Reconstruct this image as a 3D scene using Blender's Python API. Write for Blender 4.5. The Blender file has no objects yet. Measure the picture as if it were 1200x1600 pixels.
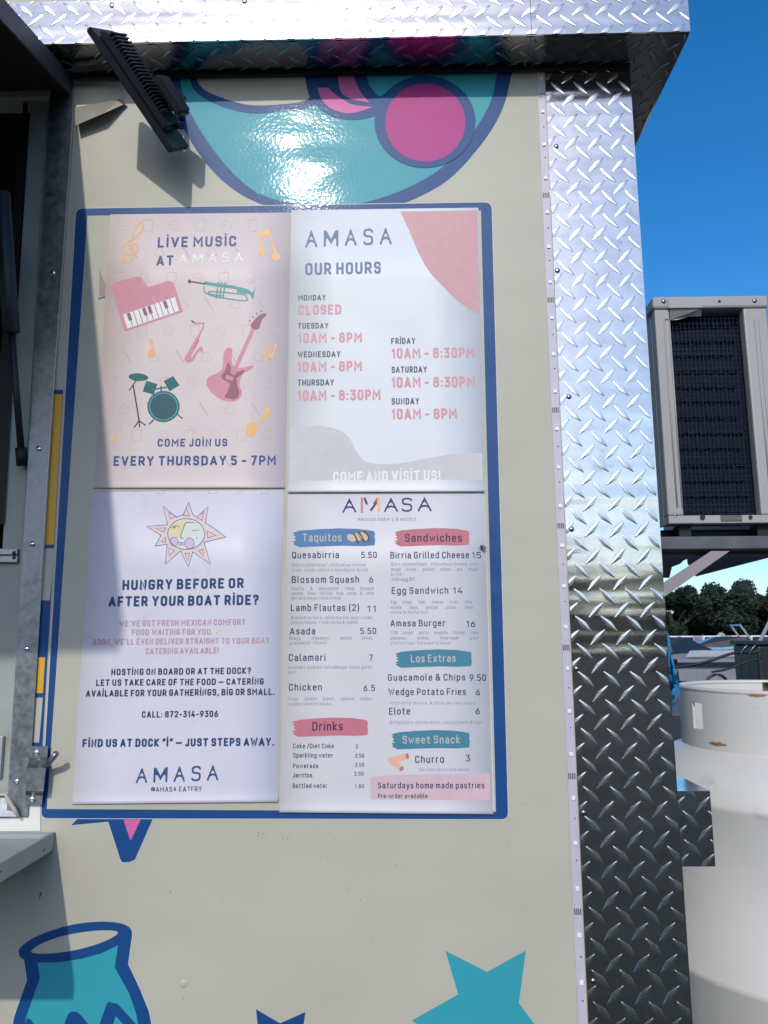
import bpy, bmesh, math, random
from mathutils import Vector, Matrix
from mathutils.geometry import tessellate_polygon
random.seed(7)
S = bpy.context.scene
COL = S.collection
# ------------------------------------------------------------------ camera
D = 1.15; FPX = 1180.0
def cam_axes(p, y, r):
    cp, sp, cy, sy, cr, sr = math.cos(p), math.sin(p), math.cos(y), math.sin(y), math.cos(r), math.sin(r)
    f = Vector((sy*cp, cy*cp, sp)); rt = Vector((cy, -sy, 0)); up = rt.cross(f)
    return cr*rt + sr*up, -sr*rt + cr*up, f
RT, UP, FW = cam_axes(math.radians(9.35), math.radians(-1.0), math.radians(-0.345))
EYE = Vector((0, -D, 1.55))
cd = bpy.data.cameras.new('camera'); cam = bpy.data.objects.new('camera', cd); COL.objects.link(cam)
cam.matrix_world = Matrix(((RT.x, UP.x, -FW.x, EYE.x), (RT.y, UP.y, -FW.y, EYE.y), (RT.z, UP.z, -FW.z, EYE.z), (0, 0, 0, 1)))
cd.sensor_fit = 'HORIZONTAL'; cd.sensor_width = 36; cd.lens = 36*FPX/1200
cd.clip_start = .02; cd.clip_end = 2000
S.camera = cam
# ------------------------------------------------------------------ sky and sun
sd = Vector((-.122, -.911, .610)).normalized()          # towards the sun (behind the viewer, a little left)
elev = math.asin(sd.z); azim = math.atan2(sd.x, sd.y)
W = bpy.data.worlds.new('World'); S.world = W; W.use_nodes = True
nt = W.node_tree; nt.nodes.clear()
o = nt.nodes.new('ShaderNodeOutputWorld'); bg = nt.nodes.new('ShaderNodeBackground'); sk = nt.nodes.new('ShaderNodeTexSky')
sk.sky_type = 'NISHITA'; sk.sun_disc = False; sk.sun_elevation = elev; sk.sun_rotation = azim % (2*math.pi)
sk.air_density = 1.0; sk.dust_density = 1.3; sk.ozone_density = 4.0
hs = nt.nodes.new('ShaderNodeHueSaturation'); hs.inputs['Saturation'].default_value = 1.34
nt.links.new(sk.outputs[0], hs.inputs['Color']); nt.links.new(hs.outputs[0], bg.inputs[0])
bg.inputs[1].default_value = .15
nt.links.new(bg.outputs[0], o.inputs[0])
sl = bpy.data.lights.new('sun', 'SUN'); sl.energy = 1.85; sl.angle = math.radians(.8); sl.color = (1, .95, .86)
so = bpy.data.objects.new('sun', sl); COL.objects.link(so); so.rotation_euler = sd.to_track_quat('Z', 'Y').to_euler()
S.view_settings.view_transform = 'Standard'; S.view_settings.look = 'None'
S.view_settings.exposure = 0.32; S.view_settings.gamma = 1; S.view_settings.use_curve_mapping = False
S.cycles.use_denoising = True
S.cycles.max_bounces = 8

# ------------------------------------------------------------------ measuring helpers: photo pixel -> point on a real plane
def ray(x, y): return RT*((x-600)/FPX) - UP*((y-800)/FPX) + FW
def P(x, y, Y=0.0):
    d = ray(x, y); return EYE + d*((Y-EYE.y)/d.y)
def PZ(x, y, Z):
    d = ray(x, y); return EYE + d*((Z-EYE.z)/d.z)
def slope(x): return (x-541)*1.287e-4

# ------------------------------------------------------------------ materials
def lin(c):
    return tuple(((v/255)/12.92 if v/255 <= .04045 else ((v/255+.055)/1.055)**2.4) for v in c)
MATS = {}
def mat(name, rgb, rough=.5, metal=0, coat=0, coat_rough=.1, var=.06, vscale=6, bump=0, bscale=200, bdist=.001, wave=0, wscale=(6, 6, 6), spec=.5, dirt=None, transl=0, linear=False, emit=None):
    if name in MATS: return MATS[name]
    m = bpy.data.materials.new(name); m.use_nodes = True; MATS[name] = m
    n = m.node_tree.nodes; L = m.node_tree.links; b = n['Principled BSDF']
    base = rgb if linear else lin(rgb)
    geo = n.new('ShaderNodeNewGeometry')
    mp = n.new('ShaderNodeMapping'); L.new(geo.outputs['Position'], mp.inputs[0])
    nz = n.new('ShaderNodeTexNoise'); nz.inputs['Scale'].default_value = vscale; nz.inputs['Detail'].default_value = 6
    L.new(mp.outputs[0], nz.inputs['Vector'])
    cr = n.new('ShaderNodeValToRGB')
    cr.color_ramp.elements[0].position = .3; cr.color_ramp.elements[1].position = .7
    cr.color_ramp.elements[0].color = tuple(v*(1-var) for v in base)+(1,)
    cr.color_ramp.elements[1].color = tuple(min(1, v*(1+var)) for v in base)+(1,)
    L.new(nz.outputs['Fac'], cr.inputs[0]); src = cr.outputs[0]
    if dirt:
        dcol, dscale, dlo, dhi = dirt
        dz = n.new('ShaderNodeTexNoise'); dz.inputs['Scale'].default_value = dscale; dz.inputs['Detail'].default_value = 8; dz.inputs['Roughness'].default_value = .65
        L.new(mp.outputs[0], dz.inputs['Vector'])
        dr = n.new('ShaderNodeValToRGB'); dr.color_ramp.elements[0].position = dlo; dr.color_ramp.elements[1].position = dhi
        L.new(dz.outputs['Fac'], dr.inputs[0])
        mx = n.new('ShaderNodeMix'); mx.data_type = 'RGBA'
        L.new(dr.outputs[0], mx.inputs['Factor']); L.new(src, mx.inputs[6]); mx.inputs[7].default_value = lin(dcol)+(1,)
        src = mx.outputs[2]
    L.new(src, b.inputs['Base Color'])
    b.inputs['Roughness'].default_value = rough; b.inputs['Metallic'].default_value = metal
    b.inputs['Specular IOR Level'].default_value = spec
    b.inputs['Coat Weight'].default_value = coat; b.inputs['Coat Roughness'].default_value = coat_rough
    if metal:
        rr = n.new('ShaderNodeMapRange'); rr.inputs[3].default_value = rough*.75; rr.inputs[4].default_value = rough*1.35
        L.new(nz.outputs['Fac'], rr.inputs[0]); L.new(rr.outputs[0], b.inputs['Roughness'])
    nrm = None
    if wave:
        m2 = n.new('ShaderNodeMapping'); L.new(geo.outputs['Position'], m2.inputs[0]); m2.inputs['Scale'].default_value = wscale
        wz = n.new('ShaderNodeTexNoise'); wz.inputs['Scale'].default_value = 1; wz.inputs['Detail'].default_value = 1.5
        L.new(m2.outputs[0], wz.inputs['Vector'])
        bp = n.new('ShaderNodeBump'); bp.inputs['Strength'].default_value = 1; bp.inputs['Distance'].default_value = wave
        L.new(wz.outputs['Fac'], bp.inputs['Height']); nrm = bp
    if bump:
        bz = n.new('ShaderNodeTexNoise'); bz.inputs['Scale'].default_value = bscale; bz.inputs['Detail'].default_value = 2
        L.new(geo.outputs['Position'], bz.inputs['Vector'])
        bp = n.new('ShaderNodeBump'); bp.inputs['Strength'].default_value = bump; bp.inputs['Distance'].default_value = bdist
        L.new(bz.outputs['Fac'], bp.inputs['Height'])
        if nrm: L.new(nrm.outputs[0], bp.inputs['Normal'])
        nrm = bp
    if nrm:
        L.new(nrm.outputs[0], b.inputs['Normal']); L.new(nrm.outputs[0], b.inputs['Coat Normal'])
    if emit: b.inputs['Emission Color'].default_value = lin(emit)+(1,); b.inputs['Emission Strength'].default_value = 1
    return m
def vinyl(name, rgb, **k):   # glossy vinyl wrap, all of it with the same orange-peel relief
    return mat(name, rgb, rough=.5, spec=.3, coat=.10, coat_rough=.085, var=.045, vscale=4, bump=.35, bscale=170, bdist=.0004, wave=.003, wscale=(5, 6, 10), **k)
def ink(name, rgb): return mat('ink_'+name, rgb, rough=.55, spec=.3, coat=.16, coat_rough=.36, var=.04, vscale=60, wave=.0012, wscale=(8, 8, 8))
def paper(name, rgb, dirt=None): return mat('paper_'+name, rgb, rough=.55, spec=.3, coat=.2, coat_rough=.36, var=.03, vscale=14, wave=.0012, wscale=(8, 8, 8), dirt=dirt)
CREAM = vinyl('cream_vinyl', (177, 174, 159), dirt=((140, 139, 127), 5, .62, .95))
NAVY = vinyl('navy_vinyl', (16, 68, 124)); TEAL = vinyl('teal_vinyl', (50, 150, 164)); MAG = vinyl('magenta_vinyl', (168, 42, 122))
PINKV = vinyl('pink_vinyl', (205, 100, 160)); YEL = vinyl('yellow_vinyl', (214, 160, 52)); WHV = vinyl('white_vinyl', (198, 198, 190))
PLATE = mat('tread_plate_metal', (.60, .58, .55), rough=.1, metal=1, var=.10, vscale=30, bump=.18, bscale=600, bdist=.0003, wave=.0022, wscale=(2.0, 9, 24), linear=True, dirt=((90, 92, 90), 14, .62, .9))
PLATE_U = mat('shaded_tread_plate', (.20, .205, .21), rough=.2, metal=1, var=.2, vscale=20, linear=True, bump=.25, bscale=600, bdist=.0004)  # same plate metal for the soffits, underside shade put into its darker base
LUG_U = mat('shaded_lug', (.26, .265, .27), rough=.22, metal=1, linear=True)  # soffit diamonds, darkened to match the painted shade of their plate
LUG = mat('tread_lug_metal', (.70, .68, .65), rough=.22, metal=1, var=.06, vscale=80, linear=True)
STEEL = mat('stainless_rivet', (.6, .6, .6), rough=.25, metal=1, linear=True)
GALV = mat('galvanised_steel', (.25, .265, .285), rough=.42, metal=1, var=.2, vscale=110, bump=.3, bscale=120, bdist=.0006, linear=True, dirt=((92, 98, 104), 40, .52, .85))
ALU = mat('pale_aluminium', (.42, .43, .43), rough=.42, metal=.6, var=.1, vscale=20, linear=True, bump=.2, bscale=300)
WHITE = mat('white_panel', (214, 214, 206), rough=.5, var=.06, vscale=18, dirt=((120, 116, 105), 26, .66, .85))
BLACK = mat('black_paint', (22, 25, 30), rough=.5, var=.2, vscale=20)
RUBBER = mat('black_rubber', (10, 11, 13), rough=.6)
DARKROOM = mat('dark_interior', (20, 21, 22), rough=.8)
AMB = mat('grey_appliance_paint', (158, 156, 154), rough=.42, coat=.2, coat_rough=.3, var=.04, vscale=5)
RAIL = mat('grey_steel_rail', (92, 94, 98), rough=.5, metal=.4, var=.2, vscale=20)
NAVYT = ink('navy', (44, 70, 128)); 

# ------------------------------------------------------------------ object helpers
def setp(ob, label=None, cat=None, group=None, kind=None):
    for k, v in (('label', label), ('category', cat), ('group', group), ('kind', kind)):
        if v: ob[k] = v
    return ob
def empty(name, loc, label=None, cat=None, group=None):
    e = bpy.data.objects.new(name, None); e.location = loc; COL.objects.link(e); e.empty_display_size = .05
    bpy.context.view_layer.update()
    return setp(e, label, cat, group)
WL = {}
def adopt(ob, parent):
    if parent is not None:
        ob.parent = parent
        ob.matrix_parent_inverse = Matrix.Translation(-wloc(parent))
def wloc(o):
    v = Vector(o.location)
    if o.parent: v = o.matrix_parent_inverse @ v; v = v + wloc(o.parent)
    return v
def obj(name, bm, m, parent=None, smooth=False, label=None, cat=None, group=None, kind=None, recalc=True):
    me = bpy.data.meshes.new(name)
    if recalc: bmesh.ops.recalc_face_normals(bm, faces=bm.faces)
    if smooth:
        for f in bm.faces: f.smooth = True
    bm.to_mesh(me); bm.free()
    ob = bpy.data.objects.new(name, me); me.materials.append(m); COL.objects.link(ob); adopt(ob, parent)
    return setp(ob, label, cat, group, kind)
def bx(bm, x0, x1, y0, y1, z0, z1, bev=0):
    vs = [bm.verts.new((x, y, z)) for x in (x0, x1) for y in (y0, y1) for z in (z0, z1)]
    fs = [bm.faces.new([vs[i] for i in q]) for q in ((0, 1, 3, 2), (4, 6, 7, 5), (0, 4, 5, 1), (2, 3, 7, 6), (0, 2, 6, 4), (1, 5, 7, 3))]
    if bev:
        es = set(e for f in fs for e in f.edges)
        bmesh.ops.recalc_face_normals(bm, faces=fs)
        bmesh.ops.bevel(bm, geom=list(es), offset=bev, segments=2, affect='EDGES', profile=.5)
def box(name, m, parent, a, b, bev=0, **k):
    bm = bmesh.new(); bx(bm, min(a[0], b[0]), max(a[0], b[0]), min(a[1], b[1]), max(a[1], b[1]), min(a[2], b[2]), max(a[2], b[2]), bev)
    return obj(name, bm, m, parent, **k)
def hexa(bm, q, q2):         # two matching quads -> closed solid
    v = [bm.verts.new(p) for p in q]; w = [bm.verts.new(p) for p in q2]; n = len(v)
    bm.faces.new(v); bm.faces.new(list(reversed(w)))
    for i in range(n): bm.faces.new((v[i], w[i], w[(i+1) % n], v[(i+1) % n]))
def tube(bm, pts, r, seg=8, closed=False, cap=True):
    pts = [Vector(p) for p in pts]; rings = []; n = len(pts); ref = None
    rs = r if isinstance(r, (list, tuple)) else [r]*n
    for i, p in enumerate(pts):
        if closed: t = (pts[(i+1) % n]-pts[i-1]).normalized()
        else: t = (pts[min(i+1, n-1)]-pts[max(i-1, 0)]).normalized()
        if ref is None: ref = Vector((0, 0, 1)) if abs(t.z) < .9 else Vector((1, 0, 0))
        a = t.cross(ref).normalized(); b = t.cross(a).normalized(); ref = a.cross(t).normalized()*-1 if False else ref
        rings.append([bm.verts.new(p+a*math.cos(2*math.pi*k/seg)*rs[i]+b*math.sin(2*math.pi*k/seg)*rs[i]) for k in range(seg)])
    for i in range(n if closed else n-1):
        A, B = rings[i], rings[(i+1) % n]
        for k in range(seg): bm.faces.new((A[k], A[(k+1) % seg], B[(k+1) % seg], B[k]))
    if cap and not closed:
        bm.faces.new(rings[0][::-1]); bm.faces.new(rings[-1])
def lathe(bm, c, prof, seg=48):
    rings = [[bm.verts.new((c[0]+r*math.cos(2*math.pi*k/seg), c[1]+r*math.sin(2*math.pi*k/seg), z)) for k in range(seg)] if r > 1e-5 else [bm.verts.new((c[0], c[1], z))] for r, z in prof]
    for A, B in zip(rings, rings[1:]):
        for k in range(seg):
            k2 = (k+1) % seg
            if len(A) == 1: bm.faces.new((A[0], B[k2], B[k]))
            elif len(B) == 1: bm.faces.new((A[k], A[k2], B[0]))
            else: bm.faces.new((A[k], A[k2], B[k2], B[k]))
def dome(bm, c, r, h, axis, seg=14, rings=4):
    ax = Vector(axis).normalized(); a = ax.orthogonal().normalized(); b = ax.cross(a); prev = None; c = Vector(c)
    for i in range(rings+1):
        t = i/rings*math.pi/2
        if i == rings: cur = [bm.verts.new(c+ax*h)]
        else: cur = [bm.verts.new(c+ax*h*math.sin(t)+(a*math.cos(2*math.pi*k/seg)+b*math.sin(2*math.pi*k/seg))*r*math.cos(t)) for k in range(seg)]
        if prev:
            for k in range(seg):
                if len(cur) == 1: bm.faces.new((prev[k], prev[(k+1) % seg], cur[0]))
                else: bm.faces.new((prev[k], prev[(k+1) % seg], cur[(k+1) % seg], cur[k]))
        prev = cur

# ---- flat print: polygons measured on the photo, laid on their real plane
def sm(pts, n=6, closed=True):
    out = []; N = len(pts)
    for i in range(N if closed else N-1):
        g = (lambda j: pts[j % N]) if closed else (lambda j: pts[max(0, min(N-1, j))])
        p0, p1, p2, p3 = g(i-1), g(i), g(i+1), g(i+2)
        for k in range(n):
            t = k/n
            out.append(tuple(.5*((2*p1[c])+(-p0[c]+p2[c])*t+(2*p0[c]-5*p1[c]+4*p2[c]-p3[c])*t*t+(-p0[c]+3*p1[c]-3*p2[c]+p3[c])*t**3) for c in (0, 1)))
    if not closed: out.append(tuple(pts[-1]))
    return out
def offs(poly, d):
    N = len(poly); ar = sum(poly[i][0]*poly[(i+1) % N][1]-poly[(i+1) % N][0]*poly[i][1] for i in range(N)); s = 1 if ar > 0 else -1
    out = []
    for i in range(N):
        a, b, c = poly[i-1], poly[i], poly[(i+1) % N]
        n1 = Vector((b[1]-a[1], -(b[0]-a[0]))); n2 = Vector((c[1]-b[1], -(c[0]-b[0])))
        if n1.length < 1e-6 or n2.length < 1e-6: out.append(b); continue
        n1.normalize(); n2.normalize(); m = (n1+n2)
        if m.length < .3: m = n1
        m.normalize(); k = 1/max(.5, m.dot(n1))
        out.append((b[0]+m.x*d*k*s, b[1]+m.y*d*k*s))
    return out
def ell(cx, cy, rx, ry, rot=0, n=28):
    c, s = math.cos(rot), math.sin(rot)
    return [(cx+rx*math.cos(2*math.pi*k/n)*c-ry*math.sin(2*math.pi*k/n)*s, cy+rx*math.cos(2*math.pi*k/n)*s+ry*math.sin(2*math.pi*k/n)*c) for k in range(n)]
def ribbon(pts, hw, closed=False):
    """polygons (quads + round caps) of a thick line with round ends"""
    out = []; n = len(pts); L = []; R = []
    P2 = [Vector(p) for p in pts]
    for i in range(n):
        if closed: a, b, c = P2[i-1], P2[i], P2[(i+1) % n]
        else: a, b, c = P2[max(0, i-1)], P2[i], P2[min(n-1, i+1)]
        d1 = (b-a); d2 = (c-b)
        if d1.length < 1e-9: d1 = d2
        if d2.length < 1e-9: d2 = d1
        d1 = d1.normalized(); d2 = d2.normalized(); t = d1+d2
        if t.length < .2: t = d1
        t.normalize(); nn = Vector((-t.y, t.x)); k = hw/max(.55, nn.dot(Vector((-d1.y, d1.x))))
        L.append(b+nn*k); R.append(b-nn*k)
    for i in range(n if closed else n-1):
        j = (i+1) % n; out.append([L[i], L[j], R[j], R[i]])
    if not closed:
        for p, q in ((P2[0], P2[1]), (P2[-1], P2[-2])):
            d = (p-q); ang = math.atan2(d.y, d.x)
            out.append([p+Vector((math.cos(ang+a), math.sin(ang+a)))*hw for a in [math.pi/2-k*math.pi/6 for k in range(7)]])
    return [[tuple(v) for v in q] for q in out]
CB = [None]; L = 1.2e-5
def flat(name, polys, m, parent, off, lay=0, **k):
    if CB[0]: off = CB[0]+(off-CB[0])*.35; lay *= .35
    bm = bmesh.new()
    for i, q in enumerate(polys):
        Y = -(off + (i % 40)*lay)
        w = [P(x, y, Y) for x, y in q]
        vs = [bm.verts.new(p) for p in w]
        for t in tessellate_polygon([w]):
            a, b, c = [w[j] for j in t]
            nrm = (b-a).cross(c-a)
            if nrm.length < 1e-14: continue
            tt = t if nrm.y < 0 else (t[0], t[2], t[1])
            try: bm.faces.new([vs[j] for j in tt])
            except ValueError: pass
    return obj(name, bm, m, parent, recalc=False, **k)

# ---- rounded capital lettering drawn as strokes
def fil(pts, seg=5):
    closed = len(pts) > 2 and pts[0][:2] == pts[-1][:2]; out = []; N = len(pts)
    for i, p in enumerate(pts):
        r = p[2] if len(p) > 2 else 0
        if r == 0 or i in (0, N-1): out.append((p[0], p[1])); continue
        a, b, c = Vector(pts[i-1][:2]), Vector(p[:2]), Vector(pts[i+1][:2])
        r1 = min(r, (a-b).length*.5 if (len(pts[i-1]) > 2 and 0 < i-1) else (a-b).length); r2 = min(r, (c-b).length*.5 if (len(pts[i+1]) > 2 and i+1 < N-1) else (c-b).length)
        s, e = b+(a-b).normalized()*r1, b+(c-b).normalized()*r2
        for k in range(seg+1):
            t = k/seg; u = 1-t
            # rational-ish quadratic, pushed out a little so corners read as round
            w = 1.2; den = u*u+2*u*t*w+t*t
            q = (s*u*u+b*2*u*t*w+e*t*t)/den; out.append((q.x, q.y))
    return out
G = {}
def g(ch, w, *st): G[ch] = (w, [fil(s) for s in st])
g('A', .52, [(0, 0), (.26, 1, .03), (.52, 0)], [(.09, .27), (.43, .27)])
g('B', .44, [(0, .52), (.4, .52, .2), (.4, 1, .2), (0, 1), (0, 0), (.44, 0, .24), (.44, .52, .2), (.2, .52)])
g('C', .43, [(.43, .74), (.43, 1, .24), (0, 1, .26), (0, 0, .26), (.43, 0, .24), (.43, .26)])
g('D', .46, [(0, 0), (0, 1), (.46, 1, .3), (.46, 0, .3), (0, 0)])
g('E', .38, [(.38, 1), (0, 1), (0, 0), (.38, 0)], [(0, .51), (.32, .51)])
g('F', .38, [(.38, 1), (0, 1), (0, 0)], [(0, .48), (.32, .48)])
g('G', .44, [(.44, .76), (.44, 1, .24), (0, 1, .26), (0, 0, .26), (.44, 0, .26), (.44, .46), (.26, .46)])
g('H', .46, [(0, 0), (0, 1)], [(.46, 0), (.46, 1)], [(0, .5), (.46, .5)])
g('I', .0, [(0, 0), (0, 1)]); g('İ', .0, [(0, 0), (0, 1)], [(0, 1.31), (0, 1.315)])
g('J', .34, [(.34, 1), (.34, 0, .22), (0, 0, .22), (0, .2)])
g('K', .44, [(0, 0), (0, 1)], [(.42, 1), (.04, .46), (.44, 0)])
g('L', .36, [(0, 1), (0, 0), (.36, 0)])
g('M', .64, [(0, 0), (0, 1), (.32, .38), (.64, 1), (.64, 0)])
g('N', .46, [(0, 0), (0, 1), (.46, 0), (.46, 1)])
g('O', .45, [(.225, 1), (0, 1, .26), (0, 0, .26), (.45, 0, .26), (.45, 1, .26), (.225, 1)])
g('P', .42, [(0, 0), (0, 1), (.42, 1, .24), (.42, .42, .24), (0, .42)])
g('Q', .45, [(.225, 1), (0, 1, .26), (0, 0, .26), (.45, 0, .26), (.45, 1, .26), (.225, 1)], [(.28, .2), (.5, -.05)])
g('R', .43, [(0, 0), (0, 1), (.42, 1, .24), (.42, .43, .24), (0, .43)], [(.22, .43), (.44, 0)])
g('S', .42, [(.42, .77), (.42, 1, .22), (0, 1, .24), (0, .52, .22), (.42, .52, .22), (.42, 0, .26), (0, 0, .24), (0, .23)])
g('T', .46, [(0, 1), (.46, 1)], [(.23, 1), (.23, 0)])
g('U', .45, [(0, 1), (0, 0, .26), (.45, 0, .26), (.45, 1)])
g('V', .50, [(0, 1), (.25, 0, .02), (.5, 1)])
g('W', .74, [(0, 1), (.19, 0), (.37, .8), (.55, 0), (.74, 1)])
g('X', .48, [(0, 0), (.48, 1)], [(0, 1), (.48, 0)])
g('Y', .48, [(0, 1), (.24, .45), (.48, 1)], [(.24, .45), (.24, 0)])
g('Z', .42, [(0, 1), (.42, 1), (0, 0), (.42, 0)])
g('0', .42, [(.21, 1), (0, 1, .26), (0, 0, .26), (.42, 0, .26), (.42, 1, .26), (.21, 1)])
g('1', .16, [(0, .8), (.16, 1), (.16, 0)])
g('2', .40, [(0, .76), (0, 1, .24), (.4, 1, .24), (.4, .58, .1), (0, 0), (.4, 0)])
g('3', .40, [(0, 1), (.4, 1), (.17, .6), (.4, .6, .2), (.4, 0, .24), (0, 0, .22), (0, .2)])
g('4', .44, [(.26, 1), (0, .25), (.44, .25)], [(.34, .45), (.34, 0)])
g('5', .40, [(.38, 1), (.02, 1), (0, .58), (.4, .6, .22), (.4, 0, .26), (0, 0, .2), (0, .18)])
g('6', .42, [(.3, 1), (0, .45, .1), (0, 0, .24), (.42, 0, .24), (.42, .58, .24), (0, .58, .24), (0, .3)])
g('7', .40, [(0, 1), (.4, 1), (.12, 0)])
g('8', .42, [(.21, .54), (.02, .54, .2), (.02, 1, .22), (.4, 1, .22), (.4, .54, .2), (0, .54, .22), (0, 0, .25), (.42, 0, .25), (.42, .54, .22), (.21, .54)])
g('9', .42, [(.12, 0), (.42, .55, .1), (.42, 1, .24), (0, 1, .24), (0, .42, .24), (.42, .42, .24), (.42, .7)])
g('-', .26, [(0, .42), (.26, .42)]); g('—', .62, [(0, .42), (.62, .42)])
g(':', 0, [(0, .05), (0, .06)], [(0, .6), (0, .61)]); g('.', 0, [(0, 0), (0, .01)]); g(',', .03, [(.03, .03), (0, -.16)])
g('!', 0, [(0, 1), (0, .32)], [(0, 0), (0, .01)]); g("'", 0, [(0, 1), (0, .8)])
g('?', .38, [(0, .78), (0, 1, .22), (.38, 1, .22), (.38, .6, .15), (.18, .5, .1), (.18, .3)], [(.18, 0), (.18, .01)])
g('“', .16, [(.04, 1.02), (0, .8)], [(.2, 1.02), (.16, .8)]); g('”', .16, [(.04, 1.02), (0, .8)], [(.2, 1.02), (.16, .8)])
g('@', .6, [(.42, .62), (.42, .7, .14), (.16, .7, .14), (.16, .25, .14), (.42, .25, .14), (.42, .7), (.44, .2), (.6, .2, .1), (.6, .95, .3), (0, .95, .3), (0, -.1, .3), (.5, -.1)])
g('a', .36, [(.02, .58), (.02, .72, .16), (.36, .72, .2), (.36, 0)], [(.36, .4), (0, .4, .2), (0, 0, .2), (.36, 0, .2), (.36, .2)])
_bo = [(0, .36), (0, .72, .22), (.38, .72, .22), (.38, 0, .22), (0, 0, .22), (0, .36)]
g('b', .38, [(0, 1.05), (0, 0)], _bo); g('d', .38, [(.38, 1.05), (.38, 0)], _bo); g('o', .38, _bo)
g('p', .38, [(0, .72), (0, -.3)], _bo); g('q', .38, [(.38, .72), (.38, -.3)], _bo)
g('c', .34, [(.34, .54), (.34, .72, .2), (0, .72, .22), (0, 0, .22), (.34, 0, .2), (.34, .18)])
g('e', .37, [(.0, .38), (.37, .38), (.37, .72, .2), (0, .72, .22), (0, 0, .22), (.35, 0, .2), (.35, .1)])
g('f', .28, [(.28, 1.05), (.1, 1.05, .14), (.1, 0)], [(0, .72), (.27, .72)])
g('g', .38, _bo, [(.38, .72), (.38, -.3, .2), (.02, -.3, .1)])
g('h', .36, [(0, 1.05), (0, 0)], [(0, .45), (0, .72, .22), (.36, .72, .22), (.36, 0)])
g('i', 0, [(0, .72), (0, 0)], [(0, 1.0), (0, 1.01)]); g('j', .06, [(.06, .72), (.06, -.3, .12), (-.06, -.3)], [(.06, 1.0), (.06, 1.01)])
g('k', .34, [(0, 1.05), (0, 0)], [(.32, .72), (.03, .32), (.34, 0)]); g('l', .08, [(0, 1.05), (0, 0, .1), (.08, 0)])
g('m', .58, [(0, .72), (0, 0)], [(0, .45), (0, .72, .2), (.29, .72, .2), (.29, 0)], [(.29, .45), (.29, .72, .2), (.58, .72, .2), (.58, 0)])
g('n', .36, [(0, .72), (0, 0)], [(0, .45), (0, .72, .22), (.36, .72, .22), (.36, 0)])
g('ñ', .36, [(0, .72), (0, 0)], [(0, .45), (0, .72, .22), (.36, .72, .22), (.36, 0)], [(.06, .95), (.3, .98)])
g('r', .22, [(0, .72), (0, 0)], [(0, .42), (0, .72, .2), (.22, .72)])
g('s', .33, [(.32, .58), (.32, .72, .16), (0, .72, .18), (0, .37, .15), (.33, .37, .15), (.33, 0, .18), (0, 0, .18), (0, .13)])
g('t', .28, [(.11, .95), (.11, 0, .14), (.28, 0)], [(0, .72), (.27, .72)])
g('u', .36, [(0, .72), (0, 0, .22), (.36, 0, .22), (.36, .25)], [(.36, .72), (.36, 0)])
g('v', .38, [(0, .72), (.19, 0), (.38, .72)]); g('w', .56, [(0, .72), (.14, 0), (.28, .62), (.42, 0), (.56, .72)])
g('x', .36, [(0, 0), (.36, .72)], [(0, .72), (.36, 0)]); g('y', .38, [(0, .72), (.2, 0)], [(.38, .72), (.16, -.3), (.04, -.3)])
g('z', .34, [(0, .72), (.34, .72), (0, 0), (.34, 0)])
g('&', .5, [(.5, 0), (.06, .8), (.1, 1, .12), (.34, 1, .14), (.34, .66, .1), (0, .4, .16), (0, 0, .22), (.4, 0, .2), (.5, .45)])
g('(', .14, [(.14, 1.1), (0, .45, .4), (.14, -.2)]); g(')', .14, [(0, 1.1), (.14, .45, .4), (0, -.2)])
g('/', .3, [(0, -.1), (.3, 1.05)]); g('#', .46, [(.1, 0), (.18, 1)], [(.3, 0), (.38, 1)], [(0, .34), (.44, .34)], [(.02, .68), (.46, .68)])
g('$', .42, [(.42, .77), (.42, 1, .22), (0, 1, .24), (0, .52, .22), (.42, .52, .22), (.42, 0, .26), (0, 0, .24), (0, .23)], [(.21, 1.12), (.21, -.12)])
LOGO = {'A': (.62, [[(0, 0), (.31, 1), (.62, 0)], fil([(.12, .3), (.31, .42, .1), (.50, .3)]), [(.31, .98), (.25, .72)], [(.31, .98), (.37, .72)]]),
        'M': (.78, [[(0, 0), (0, 1)], [(.78, 0), (.78, 1)], [(0, 1), (.39, .22), (.78, 1)], [(.04, .93), (.12, .55)], [(.74, .93), (.66, .55)], [(.08, .95), (.36, .35)], [(.70, .95), (.42, .35)]]),
        'S': (.50, [fil([(.5, .82), (.48, 1, .2), (.02, 1, .26), (.02, .56, .2), (.5, .52, .2), (.5, 0, .28), (0, 0, .26), (0, .16)], 7)])}
def stext(s, x0, y0, x1, y1, cap, t=.17, font=None, track=.0, out=None):
    F = font or G; sw = .20 + track
    tot = 0; pos = []
    for i, ch in enumerate(s):
        if ch == ' ': tot += .26; continue
        w = F[ch][0]; pos.append((ch, tot+t/2)); tot += w*(1-.0)+t+ (sw if i < len(s)-1 else 0)
    sx = (x1-x0)/tot; polys = [] if out is None else out
    th = t*cap/2
    for ch, px in pos:
        for st in F[ch][1]:
            q = []
            for (gx, gy) in st:
                u = (px+gx)*sx; v = (t/2+gy*(1-t))*cap; f = u/(x1-x0)
                q.append((x0+u-slope(x0+u)*v, y0+(y1-y0)*f-v))
            if len(q) > 2 and math.dist(q[0], q[-1]) < 1e-4: polys += ribbon(q[:-1], th, True)
            else: polys += ribbon(q, th)
    return polys
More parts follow.
